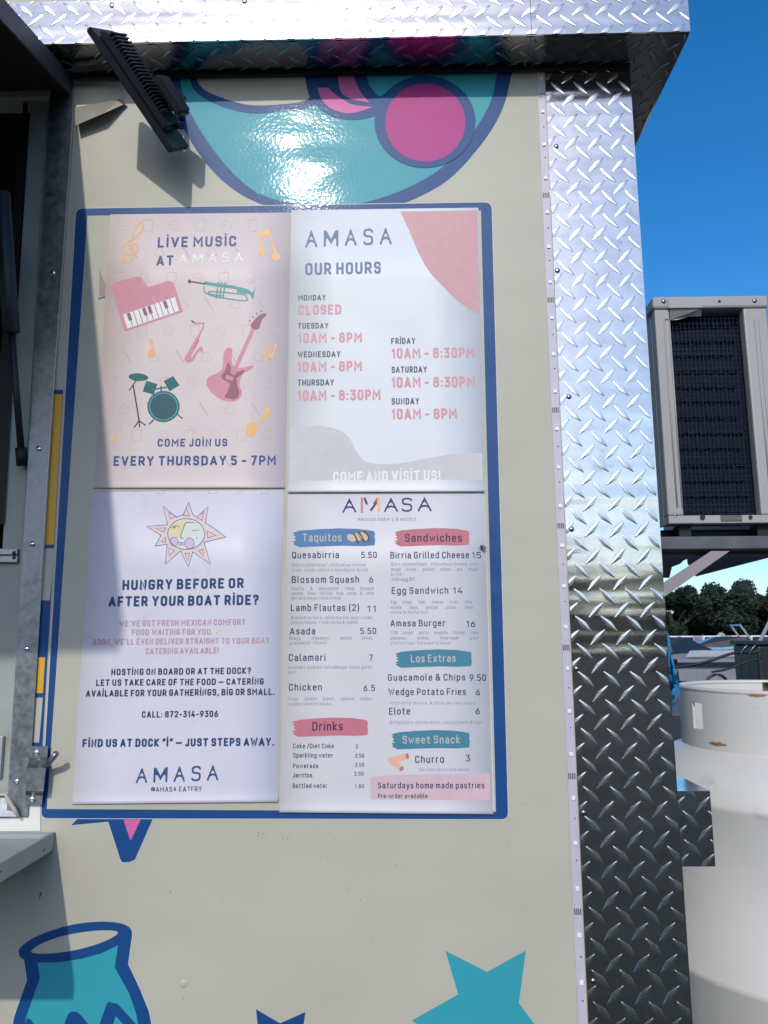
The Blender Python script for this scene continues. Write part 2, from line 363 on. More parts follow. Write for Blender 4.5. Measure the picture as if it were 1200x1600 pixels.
# ---- light condensed lettering of the menu, drawn the same way
def nw(s_, t):
    tot = 0
    for i, ch in enumerate(s_):
        tot += .26 if ch == ' ' else G[ch][0]+t+(.2 if i < len(s_)-1 else 0)
    return tot
def btext(bm, s_, x0, y0, x1, y1, cap, off, bold=0.0, just=False, shear=0, t=None):
    t = t or (.135+bold); polys = []; y1_ = y1
    if just:
        ws = s_.split(' '); n_ = [nw(w, t) for w in ws]; c = min(cap*.86, (x1-x0)/(sum(n_)+.26*(len(ws)-1))); gap = ((x1-x0)-sum(n_)*c)/(len(ws)-1); cur = x0
        for w, k in zip(ws, n_):
            f0 = (cur-x0)/(x1-x0); f1 = (cur+k*c-x0)/(x1-x0)
            stext(w, cur, y0+(y1-y0)*f0, cur+k*c, y0+(y1-y0)*f1, cap, t, out=polys); cur += k*c+gap
    else: stext(s_, x0, y0, x1, y1, cap, t, out=polys)
    off = CB[0]+(off-CB[0])*.35
    for i, q in enumerate(polys):
        w = [P(x, y, -(off+(i % 30)*3e-6)) for x, y in q]
        if shear: w = [p+Vector((0, 0, 0)) for p in w]
        vs = [bm.verts.new(p) for p in w]
        try: bm.faces.new(vs)
        except ValueError: pass
def LT(rows, t, m, par, B, label=None):
    for r in rows: flat('lettering', stext(*r, t), m, par, B, L, label=label)
def fixn(bm):
    bm.normal_update()
    for f in bm.faces:
        if f.normal.y > 0: f.normal_flip()

# ================================================================== SETTING
XL, XR = .2575, .398                                   # corner plate, left and right edge
ASPH = mat('asphalt', (.046, .052, .046), rough=.95, spec=.1, var=.25, vscale=3, bump=.6, bscale=80, bdist=.004, linear=True)
bm = bmesh.new(); bmesh.ops.create_grid(bm, x_segments=2, y_segments=2, size=1)
for v in bm.verts: v.co = Vector((v.co.x*900, v.co.y*900, 0))
obj('ground', bm, ASPH, kind='structure')
WAT = mat('harbour_water', (.02, .04, .05), rough=.12, var=.2, vscale=.5, bump=.5, bscale=3, bdist=.05, linear=True)
bm = bmesh.new(); vs = [bm.verts.new(p) for p in ((-60, 19, .02), (120, 19, .02), (120, 60, .02), (-60, 60, .02))]; bm.faces.new(vs)
obj('water', bm, WAT, kind='structure')
box('quay', mat('quay_concrete', (84, 82, 84), rough=.8, var=.1, vscale=3), None, (-60, 14, 0), (120, 18.9, .06), kind='structure')
GR = mat('far_grass', (.05, .09, .03), rough=.9, var=.3, vscale=1, linear=True)
bm = bmesh.new(); vs = [bm.verts.new(p) for p in ((-200, 60, .03), (300, 60, .03), (300, 300, .5), (-200, 300, .5))]; bm.faces.new(vs)
obj('far_bank', bm, GR, kind='structure')

# ================================================================== FOOD TRAILER
T = empty('food_trailer', (0, 0.6, 0), 'cream food trailer with tread plate corner, serving window and blue and teal artwork', 'food trailer')
zu = P(600, 113).z                                     # underside of the overhang
F = PZ(600, 58.5, zu).y                                # its front
xo = P(1079, 52, F).x                                  # its right end
zt = P(100, 2, F).z
XW = -.568                                             # right edge of window opening at wall (under the steel strip)
zs = P(60, 1283).z                                     # bottom of opening
zh = P(110, 150).z                                     # hatch hinge
bm = bmesh.new()
bx(bm, XW, XR-.004, 0, .04, .55, zu)
bx(bm, -2.6, XW, 0, .04, .55, zs)
bx(bm, -2.6, XW, 0, .04, zh, zu)
obj('wall_panel', bm, CREAM, T)
bm = bmesh.new(); bx(bm, XR-.05, XR-.002, .0405, 3.2, .55, zu)
obj('end_wall', bm, WHV, T)
# dark kitchen behind the window
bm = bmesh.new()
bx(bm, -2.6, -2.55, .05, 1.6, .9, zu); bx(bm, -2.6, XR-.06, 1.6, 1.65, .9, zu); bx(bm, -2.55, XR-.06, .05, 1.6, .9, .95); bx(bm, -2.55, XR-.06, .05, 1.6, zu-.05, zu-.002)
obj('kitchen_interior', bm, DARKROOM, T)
# parapet above the overhang plate
bm = bmesh.new(); bx(bm, -2.6, xo-.004, F+.006, F+.03, zt, zt+.35)
obj('roof_panel', bm, CREAM, T)

# --- tread plates with raised diamonds
ax, az = .0383, .0407
def lug_bm():
    bm = bmesh.new(); L, Wd, H = .0192, .0052, .00125
    n = 9; rows = []
    for i in range(n):
        t = -1+2*i/(n-1); w = Wd*(1-abs(t)**1.12)+.00002; e = 1-abs(t)**3; e2 = .93 if abs(t) == 1 else 1
        rows.append([bm.verts.new(p) for p in ((t*L, w, -.0003), (t*L*e2, w*.84, -.0003+(H*.80)*e+.0002), (t*L*e2, 0, -.0003+H*e+.00025), (t*L*e2, -w*.84, -.0003+(H*.80)*e+.0002), (t*L, -w, -.0003))])
    for A, B in zip(rows, rows[1:]):
        for k in range(4): bm.faces.new((A[k], A[k+1], B[k+1], B[k]))
    bm.normal_update()
    if sum(f.normal.z for f in bm.faces) < 0:
        for f in bm.faces: f.normal_flip()
    return bm
_b = lug_bm(); LUGME = bpy.data.meshes.new('raised_diamond')
for f in _b.faces: f.smooth = False
_b.to_mesh(LUGME); _b.free(); LUGME.materials.append(LUG)
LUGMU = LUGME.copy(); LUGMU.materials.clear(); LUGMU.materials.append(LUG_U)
def lugs(plate, O, U, V, N, u0, u1, v0, v1, pu, pv, limit=300, ang=46, skip=None, dark=False):
    """lattice of raised diamonds on the plane O + u U + v V (normal N), clipped at the plate's edges"""
    O, U, V, N = map(Vector, (O, U, V, N)); items = []
    i0, i1 = int((u0-pu)/ax)-2, int((u1-pu)/ax)+2; j0, j1 = int((v0-pv)/az)-2, int((v1-pv)/az)+2
    for i in range(i0, i1):
        for j in range(j0, j1):
            for s, du in ((1, 0), (-1, .5)):
                u, v = pu+(i+du)*ax, pv+(j+du)*az
                m = .012
                if u < u0-m or u > u1+m or v < v0-m or v > v1+m: continue
                if skip and skip(u, v): continue
                items.append((u, v, s))
    def md(u, v): return ((O+U*u+V*v)-EYE).length
    items.sort(key=lambda q: md(q[0], q[1])); extra = bmesh.new(); cnt = 0
    inv = None
    for (u, v, s) in items:
        a = math.radians(ang)*s+random.uniform(-.02, .02); p = O+U*u+V*v
        X = U*math.cos(a)+V*math.sin(a); Yv = N.cross(X)
        M = Matrix(((X.x, Yv.x, N.x, p.x), (X.y, Yv.y, N.y, p.y), (X.z, Yv.z, N.z, p.z), (0, 0, 0, 1)))
        edge = u < u0+.013 or u > u1-.013 or v < v0+.013 or v > v1-.013
        me = LUGMU if dark else LUGME
        if edge:
            b = bmesh.new(); b.from_mesh(me); b.transform(M)
            for co, no in ((O+U*(u0+.0004), -U), (O+U*(u1-.0004), U), (O+V*(v0+.0004), -V), (O+V*(v1-.0004), V)):
                bmesh.ops.bisect_plane(b, geom=b.verts[:]+b.edges[:]+b.faces[:], plane_co=co, plane_no=no, clear_outer=True)
            if len(b.faces) == 0: b.free(); continue
            b.transform(M.inverted()); me = bpy.data.meshes.new('raised_diamond'); b.to_mesh(me); b.free(); 
            if not me.materials: me.materials.append(LUG_U if dark else LUG)
        if cnt < limit:
            ob = bpy.data.objects.new('raised_diamond', me); COL.objects.link(ob)
            ob.parent = plate; ob.matrix_parent_inverse = Matrix.Translation(-wloc(plate)); ob.matrix_basis = M; cnt += 1
        else:
            b = bmesh.new(); b.from_mesh(me); b.transform(M); t = bpy.data.meshes.new('t'); b.to_mesh(t); b.free(); extra.from_mesh(t); bpy.data.meshes.remove(t)
    if len(extra.faces): obj('raised_diamonds', extra, LUG_U if dark else LUG, plate, kind='stuff', recalc=False)
    else: extra.free()
def rivet(parent, p, axis=(0, -1, 0), r=.0042, m=None):
    p = Vector(p); a = Vector(axis)
    bm = bmesh.new(); dome(bm, p, r, r*.55, axis)
    ob = obj('rivet', bm, m or STEEL, parent, smooth=True)
    bm = bmesh.new(); dome(bm, p+a*r*.5, r*.42, r*.18, axis, 8, 2)
    return ob
# corner plate: wraps the corner
CP = .003
bm = bmesh.new()
bx(bm, XL, XR, -CP, 0, .9, zu-.001, 0)
bx(bm, XR-.0005, XR+.0028, -CP+.001, .075, .9, zu-.001, 0)
post = obj('corner_plate', bm, PLATE, T, label='tall bright tread plate strip on the corner')
r0 = P(926.6, 869.4, -CP)
lugs(post, (0, -CP, 0), (1, 0, 0), (0, 0, 1), (0, -1, 0), XL, XR, .98, zu-.001, r0.x, r0.z)
for q in ((869, 229), (871, 423), (889, 620), (893, 827), (901, 1045), (912, 1270), (927, 1533)): rivet(post, P(*q, -CP), m=mat('grey_rivet', (.3, .3, .3), rough=.25, metal=1, linear=True))
# overhang: front plate, soffit, side soffit and side plate
bm = bmesh.new(); bx(bm, -2.6, P(830, 40, F).x-.0004, F, F+.003, zu, zt); fas = obj('overhang_front_plate', bm, PLATE, T)
bm = bmesh.new(); bx(bm, P(830, 40, F).x+.0004, xo, F, F+.003, zu, zt+.06); fas2 = obj('overhang_front_plate', bm, PLATE, T)
xj = P(830, 40, F).x
r1 = P(91, 31, F)
lugs(fas, (0, F, 0), (1, 0, 0), (0, 0, 1), (0, -1, 0), -.9, xj, zu, zt, r1.x, r1.z, ang=40)
lugs(fas2, (0, F, 0), (1, 0, 0), (0, 0, 1), (0, -1, 0), xj, xo, zu, zt+.06, r1.x+.004, r1.z, ang=40)
for q in ((175, 9), (382, 2), (1020, -12)): rivet(fas, P(*q, F), m=STEEL)
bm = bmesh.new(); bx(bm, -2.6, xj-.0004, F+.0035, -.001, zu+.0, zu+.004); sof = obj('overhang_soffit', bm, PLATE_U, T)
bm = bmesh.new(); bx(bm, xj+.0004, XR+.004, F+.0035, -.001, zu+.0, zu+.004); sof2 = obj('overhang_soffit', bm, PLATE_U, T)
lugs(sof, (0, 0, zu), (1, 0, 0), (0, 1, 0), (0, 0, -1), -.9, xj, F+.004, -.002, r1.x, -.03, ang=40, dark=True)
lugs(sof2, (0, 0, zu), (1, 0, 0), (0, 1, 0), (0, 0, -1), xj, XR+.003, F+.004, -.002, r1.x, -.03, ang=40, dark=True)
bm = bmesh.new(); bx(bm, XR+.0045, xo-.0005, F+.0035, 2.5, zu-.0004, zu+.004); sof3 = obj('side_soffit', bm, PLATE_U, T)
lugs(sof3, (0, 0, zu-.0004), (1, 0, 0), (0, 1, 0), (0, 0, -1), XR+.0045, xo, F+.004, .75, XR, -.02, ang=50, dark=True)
bm = bmesh.new(); bx(bm, xo-.003, xo-.0002, F+.0035, 2.5, zu-.002, zt+.06); obj('side_plate', bm, PLATE, T)
# bead where soffit meets wall, its colour darkened to carry the overhang's shadow
bm = bmesh.new(); bx(bm, -.62, XR+.002, -.008, -.0035, zu-.007, zu-.0003); obj('shade_dark_sealant_bead', bm, mat('shade_dark_sealant', (40, 42, 44), rough=.6), T)

# --- LED strip beside the corner plate
LEDM = mat('led_strip_pcb', (186, 180, 192), rough=.35, coat=.4, var=.05, vscale=40)
bm = bmesh.new(); bx(bm, XL-.0135, XL-.0012, -.0015, -.0002, .95, zu-.003); strip = obj('led_strip', bm, LEDM, T)
LEDW = mat('led_lens', (236, 234, 232), rough=.25, coat=.6)
MK = mat('led_mark', (44, 42, 52), rough=.5)
z = 2.4494; per = .1835; bmk = bmesh.new(); xc = XL-.0072
_lm = None
for k in range(-1, 9):
    zc = z-k*per
    for j in range(4): bx(bmk, xc-.0050+j*.0028, xc-.0050+j*.0028+.0014, -.0019, -.0015, zc-.0042, zc+.0042)
    for j in (1, 3, 5):
        zl = zc-per*j/6
        if zl > zu-.01: continue
        if _lm is None:
            bm = bmesh.new(); bx(bm, -.0027, .0027, -.0017, 0, -.0027, .0027, .0004); bmesh.ops.recalc_face_normals(bm, faces=bm.faces)
            _lm = bpy.data.meshes.new('led'); bm.to_mesh(_lm); bm.free(); _lm.materials.append(LEDW)
        ob = bpy.data.objects.new('led', _lm); COL.objects.link(ob); adopt(ob, strip); ob.location = (xc+.0005, -.0016, zl)
    for j, dx in ((2.05, .001), (3.9, .001)):
        zl = zc-per*j/6+.004; bx(bmk, xc-.0007+dx, xc+.0012+dx, -.0021, -.0015, zl-.0008, zl+.0008)
obj('strip_marks', bmk, MK, strip)

# --- vinyl artwork
def decal(name, poly, m, off, label=None, rim=0):
    if rim: flat('decal_edge', [offs(poly, rim)], WHV, T, off-.00012)
    return flat(name, [poly], m, T, off, label=label)
def rr(pts, r, n=5):   # quad with rounded corners
    out = []; N = len(pts)
    for i in range(N):
        a, b, c = Vector(pts[i-1]), Vector(pts[i]), Vector(pts[(i+1) % N]); s = b+(a-b).normalized()*r; e = b+(c-b).normalized()*r
        for k in range(n+1):
            t = k/n; q = s*(1-t)**2+b*2*t*(1-t)+e*t*t; out.append((q.x, q.y))
    return out
# yellow and cream blocks left of the frame (part of a lettering panel)
decal('block_decal', [(99, 609), (66, 1170), (44, 1170), (70, 609)], NAVY, .0003)
decal('block_decal', [(98, 616), (84, 851), (66, 851), (76, 616)], YEL, .00045, label='dark yellow vinyl block')
decal('block_decal', [(86, 857), (78, 938), (60, 938), (64, 857)], CREAM, .00045, label='cream vinyl block')
decal('block_decal', [(70.5, 1027), (67, 1083), (52, 1083), (55, 1027)], YEL, .00045, label='dark yellow vinyl block')
decal('block_decal', [(67, 1090), (61, 1160), (46, 1160), (51, 1090)], CREAM, .00045, label='cream vinyl block')
# frame (4 bands with rounded outer corners)
outer = rr([(119, 326), (768, 316), (794, 1280), (64, 1278.5)], 11)
decal('frame_decal', outer, NAVY, .0006, label='navy rounded rectangle around the posters', rim=1.0)
decal('frame_field', [(136.6, 337), (751.5, 329), (775, 1268.5), (73, 1264)], CREAM, .00078)
# speech tail below the frame
decal('tail_decal', [(123, 1277), (111, 1289.5), (169, 1284), (188, 1343), (191, 1347.5), (203, 1347), (211, 1343), (240, 1277)], NAVY, .00045, rim=1.0)
decal('tail_decal', [(193, 1280.5), (220, 1280.5), (204, 1314)], PINKV, .00075, label='small pink triangle in the tail')
# big round figure under the overhang
T0 = 95
decal('round_decal', sm([(258, 60), (262, 135), (279, 185), (308, 236), (345, 280), (392, 312), (450, 330), (520, 336), (580, 332), (640, 314), (700, 281), (750, 228), (783, 175), (798, 120), (800, 60), (520, 30)]), NAVY, .00030, label='navy outline of the big round figure')
decal('round_decal', sm([(285, 60), (283, 132), (298, 177), (325, 222), (358, 264), (395, 297), (430, 312), (480, 320), (540, 320), (590, 311), (640, 292), (690, 262), (735, 212), (764, 165), (775, 120), (775, 60), (520, 40)]), TEAL, .00045, label='glossy teal fill of the big round figure')
decal('round_decal', sm([(296, 95), (302, 138), (340, 164), (390, 177), (430, 175), (490, 165), (500, 120), (498, 60), (400, 50), (300, 60)]), NAVY, .0006)
decal('round_decal', sm([(300, 90), (312, 133), (345, 152), (390, 164), (440, 163), (482, 154), (486, 120), (484, 60), (400, 50), (304, 60)]), CREAM, .00075, label='cream opening in the round figure')
decal('petal_decal', sm([(478, 60), (478, 128), (490, 160), (520, 182), (556, 187), (592, 178), (606, 160), (585, 120), (570, 60)]), NAVY, .0009)
decal('petal_decal', [tuple(p) for p in sm([(496, 137), (503, 156), (520, 171), (548, 177), (583, 167)], 6, False)]+[tuple(p) for p in sm([(583, 167), (550, 163), (525, 148), (512, 137)], 6, False)][1:], PINKV, .00105, label='pink outer petal')
decal('petal_decal', [tuple(p) for p in sm([(528, 118), (532, 142), (548, 154), (577, 160)], 6, False)]+[tuple(p) for p in sm([(577, 160), (563, 143), (552, 118)], 6, False)][1:], PINKV, .00105, label='pink inner petal')
decal('circle_decal', ell(664, 190, 79, 72, 0, 56), NAVY, .0012)
decal('circle_decal', ell(664.5, 191.5, 62.5, 61, 0, 56), MAG, .00135, label='magenta disc with navy ring')
decal('round_decal', sm([(575, 60), (573, 120), (585, 143), (596, 150), (606, 130), (640, 100), (640, 60)]), TEAL, .00105)
decal('sliver_decal', [(155.5, 418), (159, 430), (166, 448), (166, 464), (154.5, 463)], mat('faded_sliver', (150, 128, 122), rough=.5, coat=.3), .0009, label='faded pinkish sliver left of the pink poster')
decal('sliver_decal', [(152.5, 466), (166, 462.5), (166, 464.5), (153, 468)], NAVY, .00095)
# jar at lower left
z3 = lambda a: [(x/2.667, 1250+y/2.667) for x, y in a]
jar_out = z3([(98, 652), (112, 752), (84, 830), (60, 900), (40, 1000), (30, 1120), (60, 1260), (200, 1330), (460, 1340), (600, 1270), (650, 1120), (640, 980), (620, 880), (584, 790), (534, 684), (551, 560), (548, 540), (300, 600)])
decal('jar_decal', jar_out, NAVY, .0003, rim=1.0)
decal('jar_decal', sm(z3([(78, 640), (85, 615), (130, 580), (210, 545), (320, 516), (430, 507), (510, 516), (546, 542), (520, 580), (440, 625), (300, 666), (180, 677), (100, 665)])), NAVY, .00048)
decal('jar_decal', sm(z3([(131, 628), (170, 600), (250, 570), (350, 550), (440, 543), (490, 550), (470, 572), (400, 602), (300, 628), (200, 640), (145, 638)])), CREAM, .00062, label='cream mouth of the jar')
decal('jar_decal', z3([(156, 677), (240, 677), (340, 662), (420, 640), (492, 606), (478, 696), (540, 810), (570, 900), (582, 990), (590, 1100), (560, 1200), (440, 1270), (220, 1270), (100, 1200), (90, 1060), (108, 908), (166, 742)]), TEAL, .00062, label='teal body of the jar')
decal('jar_decal', z3([(100, 960), (112, 908), (128, 915), (180, 990), (240, 1000), (285, 890), (300, 880), (322, 884), (340, 900), (400, 975), (445, 848), (455, 841), (490, 850), (500, 860), (590, 960), (592, 1100), (98, 1100)]), NAVY, .00078, label='navy zigzag across the jar')
decal('jar_decal', z3([(482, 900), (560, 985), (560, 1040), (440, 1040)]), TEAL, .00092)
# stars
z2 = lambda a: [(400+x/2.264, 1250+y/2.264) for x, y in a]
decal('star_decal', z2([(670, 533), (818, 608), (955, 532), (930, 718), (1036, 862), (870, 880), (790, 1030), (716, 880), (550, 780), (715, 688)]), TEAL, .0003, label='large teal star')
decal('star_decal', z2([(0, 740), (85, 790), (175, 750), (160, 850), (230, 920), (130, 935), (80, 1020), (30, 930), (-70, 890), (10, 840)]), NAVY, .0003, label='small navy star')
# marks, a plug and grime on the wall
bm = bmesh.new(); dome(bm, P(287, 1537, 0), .0055, .0012, (0, -1, 0)); obj('screw_plug', bm, CREAM, T, smooth=True)
STAIN = mat('grime', (120, 118, 106), rough=.6, coat=.5)
polys = []
for (cx, cy, n, sp) in ((410, 1304, 7, 7), (287, 1560, 3, 3), (620, 1353, 2, 2), (343, 1348, 2, 2), (795, 1315, 1, 1), (505, 1340, 2, 6), (450, 1305, 3, 14), (505, 1303, 3, 12), (840, 236, 1, 1), (787, 234, 1, 1), (600, 1420, 9, 130), (800, 700, 3, 20), (300, 1400, 5, 60), (820, 1250, 4, 30), (130, 700, 2, 10), (560, 270, 4, 50)):
    for i in range(n): polys.append(ell(cx+random.uniform(-sp, sp), cy+random.uniform(-sp, sp)*.6, random.uniform(.4, 1.1), random.uniform(.4, 1.2), random.random()*3, 9))
flat('grime_marks', polys, STAIN, T, .0004, kind='stuff')
flat('scuff_mark', [[(62, 1397), (66, 1391), (65, 1396), (61, 1407)]], mat('dark_scuff', (52, 52, 46), rough=.7), T, .0004)

# --- serving window edge
bm = bmesh.new()
q = [(80, 118), (115, 118), (43, 1276), (10, 1276)]
hexa(bm, [P(x, y, -.005) for x, y in q], [P(x, y, -.0005) for x, y in q])
ws = obj('window_trim', bm, GALV, T, label='grey galvanised strip down the window edge')
for q_ in ((83, 427), (61, 701), (51, 850), (42, 1014), (26, 1221)): rivet(ws, P(*q_, -.005), r=.0048)
bm = bmesh.new(); hexa(bm, [P(x, y, -.0058) for x, y in ((113, 188), (114.2, 188), (63.5, 905), (62, 905))], [P(x, y, -.004) for x, y in ((113, 188), (114.2, 188), (63.5, 905), (62, 905))]); obj('trim_edge', bm, mat('bright_cut_edge', (200, 195, 180), rough=.4), ws)
# recessed pale frame member and panel
FRM = mat('pale_window_frame', (152, 155, 150), rough=.5, var=.08, vscale=14, dirt=((110, 108, 100), 22, .6, .85))
bm = bmesh.new(); xw0 = XW-.004; 
q = [(34, 330), (84, 160), (10, 1285), (-60, 1285), (-60, 858), (0, 858), (5, 818)]
q = [(48, 160), (88, 160), (14, 1284), (-60, 1284), (-60, 870), (3, 870)]
hexa(bm, [P(x, y, .012) for x, y in q], [P(x, y, .03) for x, y in q]); wf = obj('window_frame', bm, FRM, T)
bm = bmesh.new(); q = [(50, 160), (55, 160), (12, 700), (7, 820), (-60, 820), (-60, 160)]
q = [(36, 160), (44, 160), (22, 560), (7, 819), (0, 819), (-20, 819), (0, 560)]
hexa(bm, [P(x, y, .009) for x, y in q], [P(x, y, .0119) for x, y in q]); obj('rubber_seal', bm, RUBBER, wf)
bm = bmesh.new(); q = [(66, 200), (70.5, 200), (33, 900), (14, 1240), (11, 1240), (29, 900)]
hexa(bm, [P(x, y, .0085) for x, y in q], [P(x, y, .0119) for x, y in q]); obj('frame_ridge', bm, FRM, wf)
bm = bmesh.new(); 
for (ya, yb) in ((857, 867), (868, 879)):
    a, b = P(-60, yb, .002), P(27, ya, .002); bx(bm, a.x, b.x, .002, .0118, min(a.z, b.z), max(a.z, b.z), .0008)
rail = obj('sliding_rail', bm, ALU, wf)
for q_ in ((22, 864), (22, 871)): rivet(rail, P(*q_, .002), r=.003, m=BLACK)
bm = bmesh.new(); a, b = P(-40, 1150, .008), P(2, 1215, .008); bx(bm, a.x, b.x, .004, .0118, b.z, a.z, .001); obj('frame_catch', bm, ALU, wf)
# sloped sill corner and caulk
bm = bmesh.new(); q = [(-60, 1240), (8, 1240), (30, 1276), (-60, 1276)]; hexa(bm, [P(*q[0], .004), P(*q[1], .004), P(*q[2], -.008), P(*q[3], -.008)], [P(*q[0], .0115), P(*q[1], .0115), P(*q[2], -.0052), P(*q[3], -.0052)]); obj('window_sill', bm, GALV, T)
bm = bmesh.new(); tube(bm, [P(7, 1238, -.001), P(13, 1250, -.006), P(22, 1264, -.0095), P(30, 1277, -.009)], [.002, .0035, .0032, .002]); obj('caulk_bead', bm, mat('old_caulk', (165, 158, 145), rough=.6, var=.2, vscale=60), T, smooth=True)
bm = bmesh.new(); tube(bm, [P(-20, 1243, -.001), P(7, 1242, -.003), P(13, 1238, -.003)], .0018); obj('caulk_bead', bm, MATS['old_caulk'], T, smooth=True)
flat('white_band', [[(-60, 1279), (43, 1277), (44, 1258), (63, 1257), (63, 1298.5), (-60, 1299)]], WHITE, T, .0012)
# latch bracket
LB = empty('latch_bracket', P(56, 1210, 0)); adopt(LB, T); LB.location = P(56, 1210, 0)
bm = bmesh.new()
def sec(y, w0, w1, d):
    return [P(w0, y, -.006), P(w0, y, -.006-d), P(w1, y, -.006-d), P(w1, y, -.006)]
secs = [sec(1166, 47, 75, .003), sec(1184, 46, 74, .003), sec(1200, 42, 72, .016), sec(1236, 40, 68, .016), sec(1243, 40, 67, .003), sec(1257, 39, 65, .003)]
rings = [[bm.verts.new(p) for p in s] for s in secs]
for A, B in zip(rings, rings[1:]):
    for k in range(4): bm.faces.new((A[k], A[(k+1) % 4], B[(k+1) % 4], B[k]))
bm.faces.new(rings[0]); bm.faces.new(rings[-1][::-1])
lb = obj('latch_plate', bm, GALV, LB)
for q_ in ((57, 1176), (50, 1249)): rivet(LB, P(*q_, -.009), r=.0058)
bm = bmesh.new(); tube(bm, [P(62, 1200, -.012), P(72, 1196, -.02), P(82, 1185, -.03), P(88, 1177, -.034)], .0042); obj('latch_hook', bm, GALV, LB, smooth=True)
# shelf
sx = P(87, 1300).x; st = P(87, 1299).z; sb = P(87, 1327).z; SH = mat('brushed_shelf', (.34, .36, .355), rough=.5, metal=.5, var=.12, vscale=10, linear=True, bump=.15, bscale=200)
bm = bmesh.new(); bx(bm, sx-.006, sx, -.30, -.002, sb, st, .001); sh = obj('serving_shelf', bm, SH, T, label='grey metal shelf below the window')
bm = bmesh.new(); bx(bm, -2.4, sx-.0065, -.30, -.294, sb, st, .001); obj('shelf_rim', bm, SH, sh)
bm = bmesh.new(); bx(bm, -2.4, sx-.0065, -.293, -.002, st-.012, st-.008, 0); obj('shelf_top', bm, SH, sh)
bm = bmesh.new(); bx(bm, -2.4, sx-.0065, -.009, -.002, st-.0078, st-.001, 0); obj('shelf_rim', bm, SH, sh)
for q_ in ((68, 1330), (70, 1327), (64, 1342), (1, 1362)):
    d = ray(*q_); p = EYE+d*((sx-EYE.x)/d.x); rivet(sh, p, axis=(1, 0, 0), r=.0014, m=BLACK)
# hatch, hinged above the window and propped open
hx = P(113, 147).x; tl = math.radians(14.6); HL = 1.03
HT = empty('hatch', (hx, -.004, zh)); adopt(HT, T); HT.location = (hx, -.004, zh)
dv = Vector((0, -math.cos(tl), -math.sin(tl))); nv = Vector((0, math.sin(tl)*-1, math.cos(tl))); O = Vector((hx, -.002, zh))
def slab(name, m, x0, x1, a0, a1, h0, h1, par, **k):
    bm = bmesh.new()
    hexa(bm, [Vector((x, 0, 0))+Vector((0, O.y, O.z))+dv*a+nv*h0 for x, a in ((x0, a0), (x1, a0), (x1, a1), (x0, a1))],
         [Vector((x, 0, 0))+Vector((0, O.y, O.z))+dv*a+nv*h1 for x, a in ((x0, a0), (x1, a0), (x1, a1), (x0, a1))])
    return obj(name, bm, m, par, **k)
HM = mat('dark_hatch_frame', (74, 80, 90), rough=.45, metal=.3, var=.1, vscale=20)
slab('hatch_panel', DARKROOM, -2.3, hx-.004, .01, HL, .004, .03, HT)
slab('hatch_frame', HM, hx-.0038, hx, .0, HL, 0, .034, HT)
slab('hatch_frame', RUBBER, hx-.02, hx-.0042, .012, HL, -.002, .0035, HT)
slab('hatch_frame', BLACK, -2.3, hx-.0045, HL-.03, HL, -.012, .0035, HT)
# gas strut
bm = bmesh.new(); A = P(35, 728, -.002); B = P(18, 520, -.05); Cc = P(2, 300, -.11)
tube(bm, [A+(B-A)*.06, B], .0052, 12); gs = obj('gas_strut', bm, BLACK, T, smooth=True, label='black gas strut holding the hatch')
bm = bmesh.new(); tube(bm, [B, B+(Cc-B)*.02, Cc], [.011, .0125, .0125], 14); obj('strut_cylinder', bm, BLACK, gs, smooth=True)
bm = bmesh.new(); tube(bm, [A, A+(B-A)*.14], .0085, 12); obj('strut_end', bm, RUBBER, gs, smooth=True)

# ================================================================== FLOODLIGHT
FL = empty('floodlight', P(262, 200, -.03), 'black finned floodlight tilted on a bracket under the overhang', 'floodlight')
LBK = mat('black_lamp_casting', (30, 34, 40), rough=.5, var=.15, vscale=30)
# plate seen almost edge on: long edge from near/top to far/bottom
a_n = P(133, 47, -.17); a_f = P(263, 240, -.075)           # lower left long edge (front rim)
Ld = (a_f-a_n); ln = Ld.length; Ld.normalize()
Wv = P(188, 66, -.08)-a_n; Wv = (Wv-Ld*Wv.dot(Ld)).normalized()       # across the lamp, away from the viewer and up
Nv = Ld.cross(Wv).normalized()
if Nv.x < 0: Nv = -Nv                                        # back of the lamp faces right
def lb_(name, m, l0, l1, w0, w1, n0, n1, bev=0, **k):
    bm = bmesh.new(); q = [a_n+Ld*l+Wv*w+Nv*n0 for l, w in ((l0, w0), (l1, w0), (l1, w1), (l0, w1))]; q2 = [p+Nv*(n1-n0) for p in q]; hexa(bm, q, q2)
    if bev: bmesh.ops.recalc_face_normals(bm, faces=bm.faces); bmesh.ops.bevel(bm, geom=bm.edges[:], offset=bev, segments=2, affect='EDGES')
    return obj(name, bm, m, FL, **k)
WW = .078
lb_('lamp_rim', LBK, 0, ln, 0, WW, 0, .010, .002)
lb_('lamp_housing', LBK, .012, ln-.03, .008, WW-.008, .0102, .022, .003)
for k in range(22):
    l = .02+k*(ln-.07)/22; lb_('cooling_fin', LBK, l, l+.0022, .012, WW-.012, .0222, .030)
lb_('junction_box', LBK, ln*.50, ln*.82, .016, WW-.016, .0385, .052, .004)
lb_('lamp_glass', mat('lamp_glass', (60, 66, 70), rough=.1), .012, ln-.012, .012, WW-.012, -.001, -.0002)
bm = bmesh.new(); c0 = a_n+Ld*ln*.72+Wv*WW*.5+Nv*.03
w1 = P(284, 172, 0); tube(bm, [c0, (c0+w1)/2+Vector((0, -.01, .012)), P(280, 168, -.02), w1+Vector((0, .0, 0))], .0045, 8)
w2 = P(256, 198, 0); tube(bm, [c0+Ld*.03, P(262, 196, -.04), P(280, 176, -.012), P(284, 170, -.002)], .005, 8)
obj('mount_bracket', bm, LBK, FL, smooth=True)
